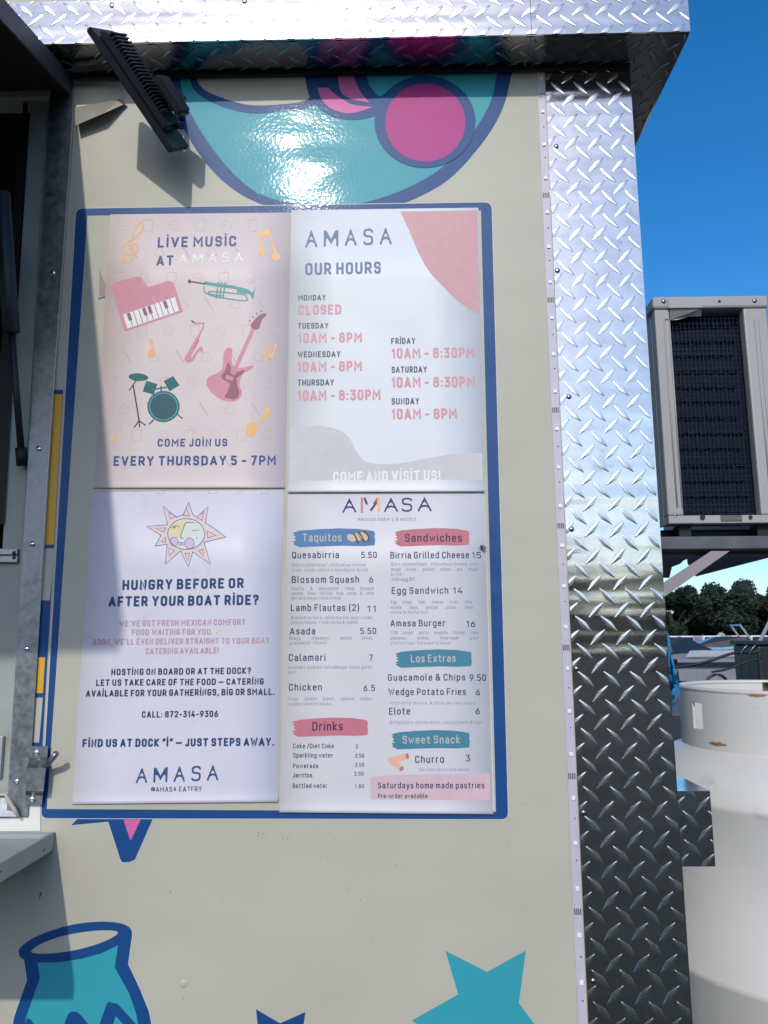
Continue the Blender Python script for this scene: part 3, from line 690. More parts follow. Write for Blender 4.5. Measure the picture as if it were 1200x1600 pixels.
bm = bmesh.new(); bx(bm, w1.x-.02, w1.x+.006, -.004, -.0006, w1.z-.02, w1.z+.025, .001); obj('wall_mount', bm, LBK, FL)
for q_ in ((268, 183), (252, 198)): 
    bm = bmesh.new(); dome(bm, P(*q_, -.05), .006, .005, (0, -1, 0)); obj('wing_bolt', bm, STEEL, FL, smooth=True)
bm = bmesh.new()
ptsc = [P(92, 112, -.03), P(118, 110, -.03), P(150, 105, -.035), P(172, 95, -.06)]
tube(bm, sm3 if False else ptsc, .0035, 8); obj('power_cable', bm, mat('braided_cable', (60, 62, 64), rough=.35, metal=.6, bump=.8, bscale=700, bdist=.002), FL, smooth=True)
# bent flashing beside the hinge
bm = bmesh.new()
q = [(118, 196), (117, 168), (190, 154), (196, 162), (160, 178)]
hexa(bm, [P(*q[0], -.018), P(*q[1], -.004), P(*q[2], -.004), P(*q[3], -.006), P(*q[4], -.020)], [P(*q[0], -.0165), P(*q[1], -.0025), P(*q[2], -.0025), P(*q[3], -.0045), P(*q[4], -.0185)])
obj('bent_flashing', bm, mat('bare_flashing', (.36, .34, .29), rough=.4, metal=.5, linear=True), T, label='crumpled triangle of flashing beside the hinge')

# ================================================================== POSTERS
def poster(name, quad, base, m, label, curl=.004, ext=0):
    """sheet with thickness, its bottom edge lifting a little"""
    CB[0] = base; c = P(sum(q[0] for q in quad)/4, quad[3][1], 0)
    e = empty(name, (c.x, 0, c.z), label, 'poster')
    bm = bmesh.new(); tl_, tr, br, bl = [Vector(q) for q in quad]; rows = []
    vs = [0, .25, .5, .75, .93, .955, .97, .98, .99, 1]
    for v in vs:
        row = []
        for u in (0, .25, .5, .75, 1):
            p = tl_.lerp(tr, u).lerp(bl.lerp(br, u), v); d = curl*max(0, (v-.955)/.045)**2
            w = P(p.x, p.y, -base); w.y -= d; row.append(bm.verts.new(w))
        rows.append(row)
    for A, B in zip(rows, rows[1:]):
        for k in range(4):
            f = bm.faces.new((A[k], B[k], B[k+1], A[k+1])); 
    bm.normal_update()
    for f in bm.faces:
        f.smooth = True
        if f.normal.y > 0: f.normal_flip()
    ob = obj('paper', bm, m, e, recalc=False)
    md = ob.modifiers.new('thickness', 'SOLIDIFY'); md.thickness = .0002; md.offset = -1
    return e
# 1 live music
PP1 = paper('pink', (211, 197, 196))
p1 = poster('live_music_poster', [(172, 335), (454.5, 332), (445, 763), (146.7, 763)], .0012, PP1, 'pale pink poster with piano, trumpet and guitar, LIVE MUSIC in navy at top', .002)
B1 = .0016
PK = ink('pink', (204, 136, 152)); DPK = ink('mauve', (142, 92, 104)); TL = ink('teal', (86, 150, 146)); DTL = ink('dark_teal', (20, 98, 104)); BLK = ink('slate', (40, 52, 66)); ORG = ink('orange', (232, 176, 118)); WI = ink('white', (228, 228, 230)); FNT = ink('faint', (190, 168, 172))
def z3_(a): return [(100+x/3.333, 310+y/3.333) for x, y in a]
def z4_(a): return [(140+x/3.75, 540+y/3.75) for x, y in a]
def z8_(a): return [(180+x/8, 420+y/8) for x, y in a]
def z9_(a): return [(280+x/7.5, 480+y/7.5) for x, y in a]
pol = []
random.seed(3)
for j in range(11):
    for i in range(7):
        cx = 190+i*41+(j % 2)*20-j*2.2; cy = 352+j*41
        if cx < 172-(cy-335)*.055 or cx > 436-(cy-335)*.02: continue
        k = (i*2+j) % 4; s = 8
        if k == 0:   # taco
            pol += ribbon(ell(cx, cy, 8, 7, .5, 16), .35, True) + ribbon([(cx-5, cy-2), (cx+4, cy+3)], .3)
        elif k == 1:  # fork
            pol += ribbon([(cx-6, cy-10), (cx+6, cy+9)], .9)
        elif k == 2:  # cup
            pol += ribbon([(cx-8, cy-8), (cx+8, cy-8), (cx+6, cy+9), (cx-6, cy+9)], .35, True)+ribbon([(cx+1, cy-8), (cx+4, cy-14)], .3)
        else: pol += ribbon(sm([(cx-8, cy+4), (cx, cy-7), (cx+8, cy+4), (cx, cy+7)], 4), .35, True)
flat('faint_pattern', pol, FNT, p1, B1-.0002, L*.5, kind='stuff')
LT((('LİVE MUSİC', 246, 387, 369, 384.7, 16.5), ('AT', 244, 415.5, 271, 414.8, 16), ('COME JOİN US', 246, 698, 355, 697.5, 12.3), ('EVERY THURSDAY 5 - 7PM', 177, 728, 431, 726.7, 15.3)), .20, ink('poster_navy', (46, 72, 134)), p1, B1)
flat('lettering', stext('AMASA', 279, 412, 380, 409, 15, .13, LOGO, .24), WI, p1, B1, L, label='white lettering')
pn = rr(z3_([(246, 448), (300, 425), (392, 404)]), 1) if False else z3_([(246, 462), (250, 446), (264, 438), (376, 407), (396, 408), (408, 418), (424, 446), (436, 460), (450, 458), (540, 430), (556, 430), (572, 442), (620, 592), (320, 692), (312, 686)])
pia = flat('piano_print', [pn], PK, p1, B1)
flat('piano_keys', [z8_([(95, 572), (745, 352), (800, 525), (152, 748)])], WI, pia, B1+.0002)
bl = []
for t in (0.105, .20, .30, .40, .50, .605, .70, .80, .905):
    a = Vector((95, 572)).lerp(Vector((745, 352)), t); b = Vector((152, 748)).lerp(Vector((800, 525)), t)
    bl += [z8_([(a.x-4, a.y+2), (a.x+5, a.y-1), (b.x+5, b.y-6), (b.x-4, b.y-3)])]
    if t in (.105, .40, .50, .80):
        m_ = a.lerp(b, .5); bl += [z8_([(a.x-22, a.y+12), (a.x+20, a.y-2), (m_.x+24, m_.y+4), (m_.x-18, m_.y+16)])]
flat('piano_black_keys', bl, DPK, pia, B1+.0004, L)
tr_ = ribbon(z3_([(735, 440), (800, 452), (880, 462), (960, 482)]), 2.6)+[z3_([(900, 462), (985, 488), (998, 460), (985, 530), (968, 500), (900, 490)])]
tr_ += ribbon(sm(z3_([(730, 460), (735, 490), (790, 512), (940, 533), (950, 515), (930, 500), (770, 485), (760, 498), (830, 508)]), 4, False), 1.0)
for x in (790, 808, 826): tr_ += ribbon(z3_([(x+14, 438), (x+2, 520)]), 1.0)
flat('trumpet_print', tr_, TL, p1, B1, L)
flat('trumpet_mouthpiece', ribbon(z3_([(655, 432), (735, 446)]), 1.0)+[ell(296, 439.7, 2, 3.2)], BLK, p1, B1+.0001, L)
sx_ = ribbon(z9_([(180, 190), (288, 188), (280, 235), (225, 360)]), 1.3)+[sm(z9_([(205, 350), (235, 385), (190, 480), (140, 570), (155, 585), (200, 510), (262, 462), (282, 535), (240, 520), (205, 550), (170, 620), (120, 652), (70, 632), (62, 600), (100, 530)]), 3)]
flat('saxophone_print', sx_, PK, p1, B1, L)
flat('saxophone_keys', [ell(*z9_([q_])[0], 1.0, 1.0) for q_ in ((220, 397), (206, 425), (193, 450), (183, 477))]+ribbon(z9_([(148, 162), (175, 178)]), 1.1), BLK, p1, B1+.0002, L)
gu = [sm(z9_([(545, 490), (590, 470), (622, 500), (615, 600), (630, 680), (690, 712), (780, 700), (850, 680), (872, 695), (840, 730), (760, 770), (715, 840), (705, 910), (735, 990), (715, 1060), (640, 1105), (520, 1095), (400, 1020), (335, 940), (318, 870), (350, 815), (440, 775), (500, 725), (515, 640), (520, 550)]), 4)]
gtr = flat('guitar_print', gu+ribbon(z9_([(875, 240), (640, 760)]), 3.1), PK, p1, B1, .00008)
flat('guitar_plate', [z9_([(565, 650), (590, 660), (610, 720), (600, 770), (650, 800), (670, 760), (760, 735), (770, 750), (740, 780), (670, 835), (680, 920), (705, 1000), (690, 1060), (640, 1080), (540, 1060), (535, 1035), (560, 1000), (600, 890), (500, 840), (490, 800), (540, 740)])], DPK, gtr, B1+.0003)
flat('guitar_head', [z9_([(835, 205), (880, 150), (940, 90), (990, 68), (1020, 75), (1020, 100), (970, 140), (950, 200), (935, 255), (900, 262), (845, 240)])], DPK, gtr, B1+.0003)
flat('guitar_pickup', [z9_([(550, 790), (640, 820), (625, 868), (540, 835)])]+ribbon(z9_([(500, 900), (580, 930)]), 1.0)+ribbon(z9_([(480, 950), (560, 985)]), 1.0), PK, gtr, B1+.0005)
flat('guitar_pegs', [ell(*z9_([q_])[0], 1.3, 1.3) for q_ in ((828, 158), (865, 115), (910, 75), (962, 46))], DPK, gtr, B1+.0003)
# treble clef and notes
NTS = []
nt_ = ribbon(sm(z3_([(330, 330), (350, 322), (358, 300), (362, 180), (385, 135), (408, 128), (410, 160), (375, 200), (330, 230), (310, 255), (320, 285), (360, 292), (385, 265), (375, 240), (350, 245), (345, 265)]), 5, False), 1.2)+[ell(192.5, 406, 4.5, 4.5)]
NTS.append(nt_); nt_ = [ell(409, 394, 5, 6), ell(431, 401, 7, 6, .4)]+ribbon(z3_([(1035, 275), (1015, 180), (1065, 170), (1105, 300)]), 1.6)+[z3_([(1015, 175), (1066, 160), (1075, 190), (1022, 205)])]
NTS.append(nt_); nt_ = [ell(237, 552, 6, 7.5)]+ribbon(z8_([(480, 1020), (450, 950), (425, 880)]), .9)+[z8_([(410, 850), (470, 900), (480, 950), (430, 930)])]
NTS.append(nt_); nt_ = [ell(393, 671, 9, 12, .3)]+ribbon(z4_([(985, 480), (1025, 395), (1045, 360)]), 1.1)+[z4_([(1050, 350), (1055, 390), (1030, 440), (1015, 420), (1020, 390)])]
NTS.append(nt_); nt_ = [ell(175.5, 685, 6, 3.6, -.1)]+ribbon(z4_([(155, 545), (185, 460)]), .7)
NTS.append(nt_); nt_ = [ell(*z9_([(1005, 535)])[0], 3, 4.4), ell(*z9_([(1012, 615)])[0], 2.4, 4.4), ell(*z9_([(1080, 565)])[0], 3, 4.4)]+ribbon(z9_([(1020, 520), (1055, 435), (1135, 435), (1100, 560)]), 1.0)+ribbon(z9_([(1030, 600), (1090, 470)]), .8)
NTS.append(nt_)
for nt_ in NTS: flat('note_print', nt_, ORG, p1, B1, L)
# drum kit
dr = [ell(*z4_([(286, 185)])[0], 15.5, 6, .06), ell(*z4_([(433, 357)])[0], 25.3, 24.5), z4_([(333, 206), (398, 225), (375, 288), (311, 268)]), z4_([(434, 208), (490, 178), (527, 232), (468, 268)])]
dk = flat('drum_print', dr, DTL, p1, B1, L)
flat('drum_skin', ribbon(ell(*z4_([(433, 357)])[0], 21.8, 21.2, 0, 40), .45, True), ink('mint', (110, 185, 180)), dk, B1+.0002, L*.1)
flat('drum_skin', [ell(*z4_([(433, 357)])[0], 20.0, 19.4, 0, 40)], ink('deep_teal', (38, 84, 96)), dk, B1+.00015)
st_ = ribbon(z4_([(272, 205), (232, 262)]), .8)+ribbon(z4_([(256, 235), (290, 440)]), 1.1)
for a, b in (((290, 440), (262, 478)), ((290, 440), (293, 475)), ((290, 440), (326, 466))): st_ += ribbon(z4_([a, b]), .95)
flat('cymbal_stand', st_, BLK, dk, B1+.0003, L)
for a, b in (((375, 435), (350, 460)), ((512, 403), (543, 425)), ((390, 255), (450, 243)), ((418, 240), (420, 270))): flat('drum_leg', ribbon(z4_([a, b]), .95), BLK, dk, B1+.0003+(b[0] == 420)*.00003, L)

# 2 our hours
PP2 = paper('cool_white', (216, 218, 222))
p2 = poster('opening_hours_poster', [(454.7, 328.5), (747.5, 324.5), (757, 768.5), (450, 769.5)], .0016, PP2, 'white poster with OUR HOURS and opening times, pink blob in its top right corner', .0035)
B2 = .0020
def z5_(a): return [(440+x/3.53, 310+y/3.53) for x, y in a]
def z6_(a): return [(440+x/3.53, 540+y/3.53) for x, y in a]
flat('pink_blob', [z5_([(1082, 66)]) + z5_([(655, 72)]) + sm(z5_([(655, 72), (700, 170), (760, 310), (820, 410), (900, 495), (960, 556), (1020, 600), (1088, 637)]), 4, False)[1:]], ink('blob_pink', (198, 150, 154)), p2, B2-.0002)
flat('grey_wave', [sm(z6_([(45, 452), (130, 443), (215, 443), (300, 460), (370, 503), (410, 580), (450, 632), (520, 652), (650, 650), (800, 622), (950, 597), (1105, 593)]), 5, False)+z6_([(1110, 775), (43, 775)])], ink('wave_grey', (196, 193, 196)), p2, B2-.0002)
flat('lettering', stext('AMASA', 477, 387, 612, 381.5, 26, .13, LOGO, .2), ink('logo_blue', (84, 108, 144)), p2, B2, L)
flat('lettering', stext('OUR HOURS', 477, 430, 595, 427.5, 19, .19), ink('hours_blue', (88, 112, 150)), p2, B2, L)
LT((('MONDAY', 466, 469.8, 509, 469.3, 9), ('TUESDAY', 465.5, 513.7, 513, 513.2, 9), ('WEDNESDAY', 465, 558.7, 532, 557.8, 9.6), ('THURSDAY', 465, 603, 521.6, 602.3, 10), ('FRİDAY', 611.4, 537.8, 648.8, 537.3, 9.7), ('SATURDAY', 612, 582.7, 667, 582, 10), ('SUNDAY', 612, 632.3, 655, 631.8, 10.3)), .19, ink('day_slate', (60, 80, 100)), p2, B2)
LT((('CLOSED', 466, 492, 533, 491.2, 15.8), ('10AM - 8PM', 465.5, 536.2, 565.5, 535, 16), ('10AM - 8PM', 464.8, 581.3, 565.5, 580, 16.5), ('10AM - 8:30PM', 464.8, 626.6, 594.4, 625.2, 17), ('10AM - 8:30PM', 612, 560.4, 741, 559, 16.5), ('10AM - 8:30PM', 612, 606, 742, 604.8, 17), ('10AM - 8PM', 612, 655.5, 714, 654.5, 17)), .20, ink('time_pink', (206, 148, 156)), p2, B2, label='pink opening times')
flat('lettering', stext('COME AND VİSİT US!', 520.7, 753.5, 688, 751, 16.5, .19), WI, p2, B2, L, label='white lettering')

# 3 hungry
PP3 = paper('lavender', (206, 202, 213), dirt=((176, 174, 196), 22, .60, .85))
p3 = poster('boat_ride_poster', [(143, 769), (443, 765.5), (435, 1252.3), (113, 1255.7)], .0012, PP3, 'lavender poster with a winking sun and HUNGRY BEFORE OR AFTER YOUR BOAT RIDE', .003)
def z7_(a): return [(100+x/3.43, 760+y/3.43) for x, y in a]
sun_o = z7_([(530, 105), (602, 165), (640, 150), (668, 85), (690, 150), (712, 165), (773, 107), (757, 195), (800, 222), (868, 272), (790, 290), (750, 300), (785, 417), (690, 350), (667, 430), (625, 345), (543, 417), (553, 310), (487, 320), (520, 262), (443, 215), (555, 205)])
pale = flat('sun_emblem', [sun_o], ink('peach', (224, 200, 198)), p3, B1-.00022)
ey = ribbon(sun_o, .55, True)
fc = z7_([(655, 255)])[0]
ey += ribbon(ell(fc[0], fc[1], 28.8, 24, 0, 40), .6, True)
for tri in ([(560, 140), (600, 160), (570, 175)], [(655, 115), (640, 155), (672, 158)], [(748, 135), (712, 165), (740, 182)], [(768, 240), (815, 262), (770, 275)], [(748, 375), (722, 345), (745, 335)], [(665, 400), (648, 358), (672, 358)], [(565, 370), (562, 330), (592, 345)], [(545, 298), (522, 296), (545, 272)], [(490, 225), (545, 222), (535, 245)]): ey += ribbon(z7_(tri), .45, True)
ey += ribbon(sm(z7_([(700, 195), (655, 195), (640, 225), (625, 270), (640, 278)]), 4, False), .6)+ribbon(z7_([(685, 236), (725, 234)]), .4)+ribbon(sm(z7_([(572, 222), (595, 210), (620, 218)]), 4, False), .5)+[ell(*z7_([(592, 220)])[0], 1.6, 1.6), ell(*z7_([(711, 276)])[0], .9, .9)]
ey += ribbon(ell(*z7_([(672, 305)])[0], 7.6, 8.4, 0, 24), .45, True)+ribbon(ell(*z7_([(590, 296)])[0], 6.2, 7.0, 0, 24), .4, True)+ribbon(z7_([(612, 302), (640, 304)]), .8)+ribbon(z7_([(615, 314), (640, 313)]), .6)
flat('sun_face', [ell(fc[0], fc[1], 28.5, 23.6, 0, 40)], ink('face_cream', (214, 218, 212)), pale, B1-.00008)
flat('sun_face', [z7_([(565, 230), (590, 195), (640, 182), (690, 185), (655, 195), (638, 225), (625, 265), (640, 280), (560, 285)])], ink('face_gold', (222, 206, 160)), pale, B1+.00004)
flat('sun_cheeks', [ell(*z7_([(672, 305)])[0], 7.6, 8.4), ell(*z7_([(590, 296)])[0], 6.2, 7.0)], ink('cheek', (212, 178, 208)), pale, B1+.0001)
flat('sun_outline', ey, ink('outline_blue', (84, 100, 148)), pale, B1+.00022, L*.5)
LT((('HUNGRY BEFORE OR', 191, 922.4, 380.5, 919, 16.3), ('AFTER YOUR BOAT RİDE?', 169.4, 948.2, 404, 945.2, 16.3), ('FİND US AT DOCK “İ” — JUST STEPS AWAY.', 128.6, 1167.8, 428, 1165.4, 13)), .22, ink('title_navy', (34, 56, 104)), p3, B1)
LT((('HOSTİNG ON BOARD OR AT THE DOCK?', 173.8, 1055.4, 392, 1053, 10.4), ('LET US TAKE CARE OF THE FOOD — CATERİNG', 150, 1072, 412, 1069.8, 10.4), ('AVAİLABLE FOR YOUR GATHERİNGS, BİG OR SMALL.', 134, 1089, 428.6, 1086, 10.6), ('CALL: 872-314-9306', 221.6, 1121.6, 340.5, 1120.4, 10.3)), .205, ink('body_navy', (38, 50, 78)), p3, B1)
flat('lettering', stext('@AMASA.EATERY', 236, 1237.8, 315, 1236.8, 8.3, .14), ink('body_navy', (38, 50, 78)), p3, B1, L)
flat('lettering', stext('AMASA', 212, 1224.2, 341, 1219.3, 24, .125, LOGO, .2), ink('logo_navy', (48, 78, 122)), p3, B1, L)
LT((("WE'VE GOT FRESH MEXICAN COMFORT", 186, 979.3, 383.4, 976.6, 9.6), ('FOOD WAITING FOR YOU.', 206, 992.6, 332, 991.6, 9.4), ("SOON, WE'LL EVEN DELIVER STRAIGHT TO YOUR BOAT.", 144.6, 1008, 424, 1005.6, 9.7), ('CATERING AVAILABLE!', 227.4, 1022.4, 341.4, 1021, 9.6)), .19, ink('dusty_rose', (180, 142, 156)), p3, B1, label='dusty pink lettering')
flat('taco_print', [ell(339, 988, 2.6, 2, .3), ell(344.5, 985.5, 3, 1.6, -.3), ell(357, 984, 1, 1.6), ell(362, 987, 1.2, 1)], ink('gold', (216, 196, 110)), p3, B1)

# 4 menu
PP4 = paper('menu_white', (203, 200, 204))
p4b = None
p4 = poster('menu_poster', [(450, 769.8), (757, 768.8), (770.5, 1271.5), (437, 1268.5)], .00105, PP4, 'white menu sheet listing taquitos, sandwiches and drinks with prices', .003)
CB[0] = None
flat('backing_sheet', [[(452, 775), (757.5, 772), (772.2, 1265.5), (445, 1262)]], PP4, p4, .00088)
CB[0] = .00105
B4 = .00145
MN = ink('menu_navy', (36, 40, 84)); MG = ink('menu_grey', (140, 141, 164))
for (x0, x1, yt, yb, c, lb) in ((457, 586, 825.5, 855, (78, 122, 166), 'blue brush stroke behind Taquitos'), (616, 733.5, 825, 854, (190, 112, 122), 'pink brush stroke behind Sandwiches'), (617, 737, 1014.5, 1043.5, (66, 126, 146), 'teal brush stroke behind Los Extras'), (456, 575, 1121, 1151.5, (190, 112, 126), 'pink brush stroke behind Drinks'), (611, 734, 1140.6, 1171, (66, 128, 146), 'teal brush stroke behind Sweet Snack')):
    w = x1-x0; h = yb-yt
    pts = [(x0+3, yt+h*.2), (x0+12, yt+h*.12), (x0+w*.3, yt+1.5), (x0+w*.55, yt), (x0+w*.8, yt+1), (x1-10, yt+3), (x1-1, yt+h*.16), (x1-.5, yt+h*.26), (x1, yt+h*.3), (x1-1, yt+h*.5), (x1+.3, yt+h*.55), (x1-.7, yt+h*.9), (x1-20, yb-1.5), (x0+w*.6, yb-2.2), (x0+w*.3, yb-1), (x0+10, yb), (x0+3, yb-h*.12), (x0+1, yb-h*.17), (x0+4, yb-h*.22), (x0, yb-h*.3), (x0+6, yb-h*.36), (x0+2, yt+h*.55), (x0+5, yt+h*.46), (x0+1, yt+h*.36), (x0+4, yt+h*.3), (x0, yt+h*.24)]
    flat('brush_stroke', [pts], ink('stroke_%d_%d' % (c[0], c[2]), c), p4, B4-.00018, label=lb)
flat('pink_panel', [sm([(578, 1218), (582, 1214), (600, 1212)], 3, False)+[(650, 1210), (765, 1208), (766, 1250), (700, 1252), (640, 1257)]+sm([(600, 1258), (585, 1256), (580, 1248)], 3, False)], ink('panel_pink', (204, 176, 182)), p4, B4-.00018)
items = (('Quesabirria', 456, 872.6, 529.5, 872.2, 10.6), ('5.50', 564.5, 872, 588.7, 871.8, 9.8), ('Blossom Squash', 455.8, 911, 561, 910.6, 10.8), ('6', 576.7, 910.4, 583, 910.4, 10), ('Lamb Flautas (2)', 454.5, 955, 561.5, 954.7, 10.8), ('11', 573.5, 956.2, 587.5, 956.2, 10),
  ('Asada', 452.8, 991.7, 492.5, 991.4, 10.8), ('5.50', 563, 990.9, 587.8, 990.7, 10), ('Calamari', 451, 1033, 508.5, 1032.6, 11), ('7', 576.7, 1032.6, 582.7, 1032.6, 10), ('Chicken', 451, 1079.3, 503, 1079, 11), ('6.5', 568, 1080.2, 586, 1080, 10),
  ('Birria Grilled Cheese', 610, 872.8, 733, 872.3, 10.6), ('15', 737.5, 872.5, 752, 872.4, 10), ('Egg Sandwich', 612, 928, 700.5, 927.6, 10.6), ('14', 708, 927.7, 723, 927.6, 10), ('Amasa Burger', 610, 979, 695.7, 978.5, 10.4), ('16', 729, 980, 743, 979.9, 10),
  ('Guacamole & Chips', 606, 1063.8, 727, 1063.3, 10.6), ('9.50', 734, 1064, 759.5, 1063.8, 10.2), ('Wedge Potato Fries', 607, 1086.3, 728, 1085.9, 10.6), ('6', 743.7, 1086.4, 750, 1086.4, 9.8), ('Elote', 608, 1116.8, 641, 1116.5, 11), ('6', 743, 1116, 750, 1116, 10),
  ('Churro', 648.8, 1192.3, 694, 1192, 11.6), ('3', 727.9, 1190, 734.5, 1190, 10.8), ('Saturdays home made pastries', 590.5, 1232, 757, 1232, 9.6), ('Pre-order available', 590.5, 1247.2, 668, 1247.2, 7.2),
  ('Coke /Diet Coke', 458, 1169.3, 521.5, 1169.3, 7.4), ('Sparkling water', 458, 1183.8, 520, 1183.8, 7.4), ('Powerade', 457.7, 1200.3, 497.5, 1200.3, 7.4), ('Jarritos', 457.4, 1214.9, 487.7, 1214.9, 7.4), ('Bottled water', 457.3, 1231.3, 511.3, 1231.3, 7.4),
  ('3', 555.5, 1169.5, 559, 1169.5, 6.4), ('3.50', 554.8, 1184, 569, 1184, 6.4), ('3.50', 554.8, 1198, 569, 1198, 6.4), ('3.50', 553.4, 1212.2, 568, 1212.2, 6.4), ('1.80', 554.8, 1231.6, 569, 1231.6, 6.4), ('Sandwiches', 632.7, 846.8, 721.8, 846.4, 12.6), ('Drinks', 488, 1141.7, 535.5, 1141.5, 13.6))
def ML(m, *a, label=None, **k):
    bm = bmesh.new(); btext(bm, *a, **k); fixn(bm); obj('lettering', bm, m, p4, recalc=False, label=label)
for s, a, y, b, y2, c in items: ML(MN, s, a, y, b, y2, c, B4, .008)
for s, a, y, b, y2, c in (('Taquitos', 472.7, 846.2, 533.8, 846, 12.6), ('Los Extras', 642, 1034.8, 712, 1034.4, 12), ('Sweet Snack', 629, 1162, 718.8, 1161.6, 12.4)): ML(ink('head_grey', (186, 176, 170)), s, a, y, b, y2, c, B4, .012, label='pale grey heading')
C5 = 5.2
for s, a, y, b, j in (('Slow cooked beef, chihuahua cheese', 455.8, 885.2, 571.3, 0), ("crust, onion, cilantro and dippin' broth", 455.5, 893, 574.7, 0), ('Ricotta & mascarpone filled blossom', 455.8, 922, 583.7, 1), ('squash, flour tortilla, hoja santa & chile', 455.5, 929.6, 583.7, 1), ('serrano mayo, watercress', 454.7, 937, 532.4, 0),
  ('Braised cordero, salsa morita, sour cream,', 454.7, 967.6, 583.3, 0), ('cotija cheese, fresh herbs & radish', 454.4, 974.9, 558.7, 0), ('Ribeye, chimichurri, grilled onions,', 452, 999.6, 583, 1), ('guacamole, cheese', 451.7, 1007, 510.5, 0), ('Calamari, pickled red cabbage, black garlic', 450, 1045.2, 581.5, 0), ('aioli', 449.5, 1053.2, 462, 0), ('Crispy chicken breast, poblano pepper,', 449.5, 1094.2, 582.5, 1), ('creamy cilantro sauce', 449, 1102.3, 517.5, 0),
  ('Slow cooked beef, chihuahua cheese, sour', 611, 883.8, 747.7, 0), ("dough bread, pickled onions and dippin'", 611, 892.1, 748, 1), ('broth', 611, 900, 628, 0), ('Egg crepe, ham, cheese crust, chile', 611, 943.2, 738, 1), ('morita mayo, pickled onions, home', 611, 951.6, 739, 1), ('made brioche bun', 611, 959, 668.7, 0), ('1/2# burger patty, jalapeño cheese, rajas', 610.5, 990.9, 748, 1), ('poblanas, greens, home-made green', 610.5, 999.4, 748, 1), ('chorizo bun, hoja santa mayo', 610.5, 1007.3, 703.8, 0),
  ('With chile morita  & chile serrano mayo', 609, 1100.9, 742.5, 0), ('Grilled corn, morita mayo, cotija cheese & tajin', 609, 1131.2, 754.6, 0), ('Mexican chocolate sauce', 654.5, 1204.9, 733, 0)):
    ML(MG, s, a, y, b, y-.3, C5, B4, -.005, bool(j))
ML(MG, 'Add egg $3', 611.5, 907.8, 647.7, 907.6, 5.4, B4, .02)
ML(MG, 'mexican bakery & eatery', 559, 813.7, 650, 813.2, 5.6, B4)
# menu logo with its coloured M
y0, y1, cap = 801.2, 799, 22; MLG = ink('menu_logo', (40, 58, 104))
def lgl(ch, xa, xb): flat('logo_letter', stext(ch, xa, y0+(y1-y0)*(xa-534)/140, xb, y0+(y1-y0)*(xb-534)/140, cap, .125, LOGO, 0), MLG, p4, B4, L)
lgl('A', 534.5, 557.3); lgl('A', 599.5, 622.6); lgl('S', 627, 644.5); lgl('A', 652, 675)
flat('logo_letter', ribbon([(570, 779), (573, 787)], 1.7), MLG, p4, B4, L); flat('logo_letter', ribbon([(579.5, 797), (587, 787)], 1.7), MLG, p4, B4, L)
flat('lettering', ribbon([(565.5, 778.5), (565.5, 800)], 1.8), ink('coral', (206, 120, 128)), p4, B4, label='coral bar of the logo M')
flat('lettering', ribbon([(591.5, 778.5), (591.5, 799)], 1.8), ink('amber', (232, 180, 126)), p4, B4, label='amber bar of the logo M')
flat('lettering', [[(583, 786), (589.5, 777), (589.5, 787), (584, 790)]], ink('rust', (178, 92, 86)), p4, B4, label='rust wedge of the logo M')
# taquito and churro pictures
tq = [ell(549, 840.5, 7.6, 5.2, .5), ell(558, 839, 7.6, 5.2, .6), ell(568, 838, 8.8, 5.6, .75)]
t_ = flat('taquito_picture', tq, ink('tortilla', (206, 184, 156)), p4, B4, .00004)
flat('taquito_filling', ribbon(sm([(553, 833), (556, 840), (560, 848)], 4, False), 1.3)+ribbon(sm([(561, 832), (565, 838), (569, 846)], 4, False), 1.2)+ribbon(sm([(569, 830), (575, 836), (576, 845)], 4, False), 1.0)+ribbon(ell(568, 838, 8.8, 5.6, .75, 20), .5, True), ink('filling', (92, 62, 52)), t_, B4+.0002, L)
c_ = flat('churro_picture', ribbon([(611, 1188), (634, 1182)], 4.6)+ribbon([(610, 1188), (626, 1200)], 4.4), ink('churro', (222, 172, 146)), p4, B4, L)
flat('churro_ends', [ell(636.5, 1181.5, 2.6, 4.6, -.2), ell(627.5, 1201, 2.8, 4.2, .7)], ink('churro_end', (168, 118, 118)), c_, B4+.0002)

CB[0] = None
# fly on the menu
FY = empty('fly', P(755, 855, -.003), 'small black fly sitting on the right edge of the menu', 'fly')
bm = bmesh.new(); a, b = P(750.5, 852.5, -.0045), P(757.5, 858, -.0045)
tube(bm, [a, a.lerp(b, .15), a.lerp(b, .3), a.lerp(b, .42), a.lerp(b, .7), a.lerp(b, 1)], [.0008, .0019, .0014, .0023, .0022, .0006], 10)
FLY = mat('fly_black', (24, 24, 24), rough=.4, coat=.3); obj('body', bm, FLY, FY, smooth=True)
WG = mat('fly_wing', (96, 98, 100), rough=.3)
for s in (-1, 1):
    bm = bmesh.new(); d = (b-a).normalized(); n = Vector((-d.z, 0, d.x))*s
    q = [a.lerp(b, .45), a.lerp(b, .8)+n*.0028, a.lerp(b, 1.25)+n*.0022, a.lerp(b, 1.15)+n*.0006]
    hexa(bm, [p+Vector((0, -.0022, 0)) for p in q], [p+Vector((0, -.0020, 0)) for p in q]); obj('wing', bm, WG, FY)
    bm = bmesh.new()
    for t in (.3, .5, .7): p = a.lerp(b, t); tube(bm, [p, p+n*.003+Vector((0, -.0006, 0)), p+n*.0045+Vector((0, .0022, 0))+d*(t-.5)*.01], .0003, 5)
    obj('legs', bm, FLY, FY)

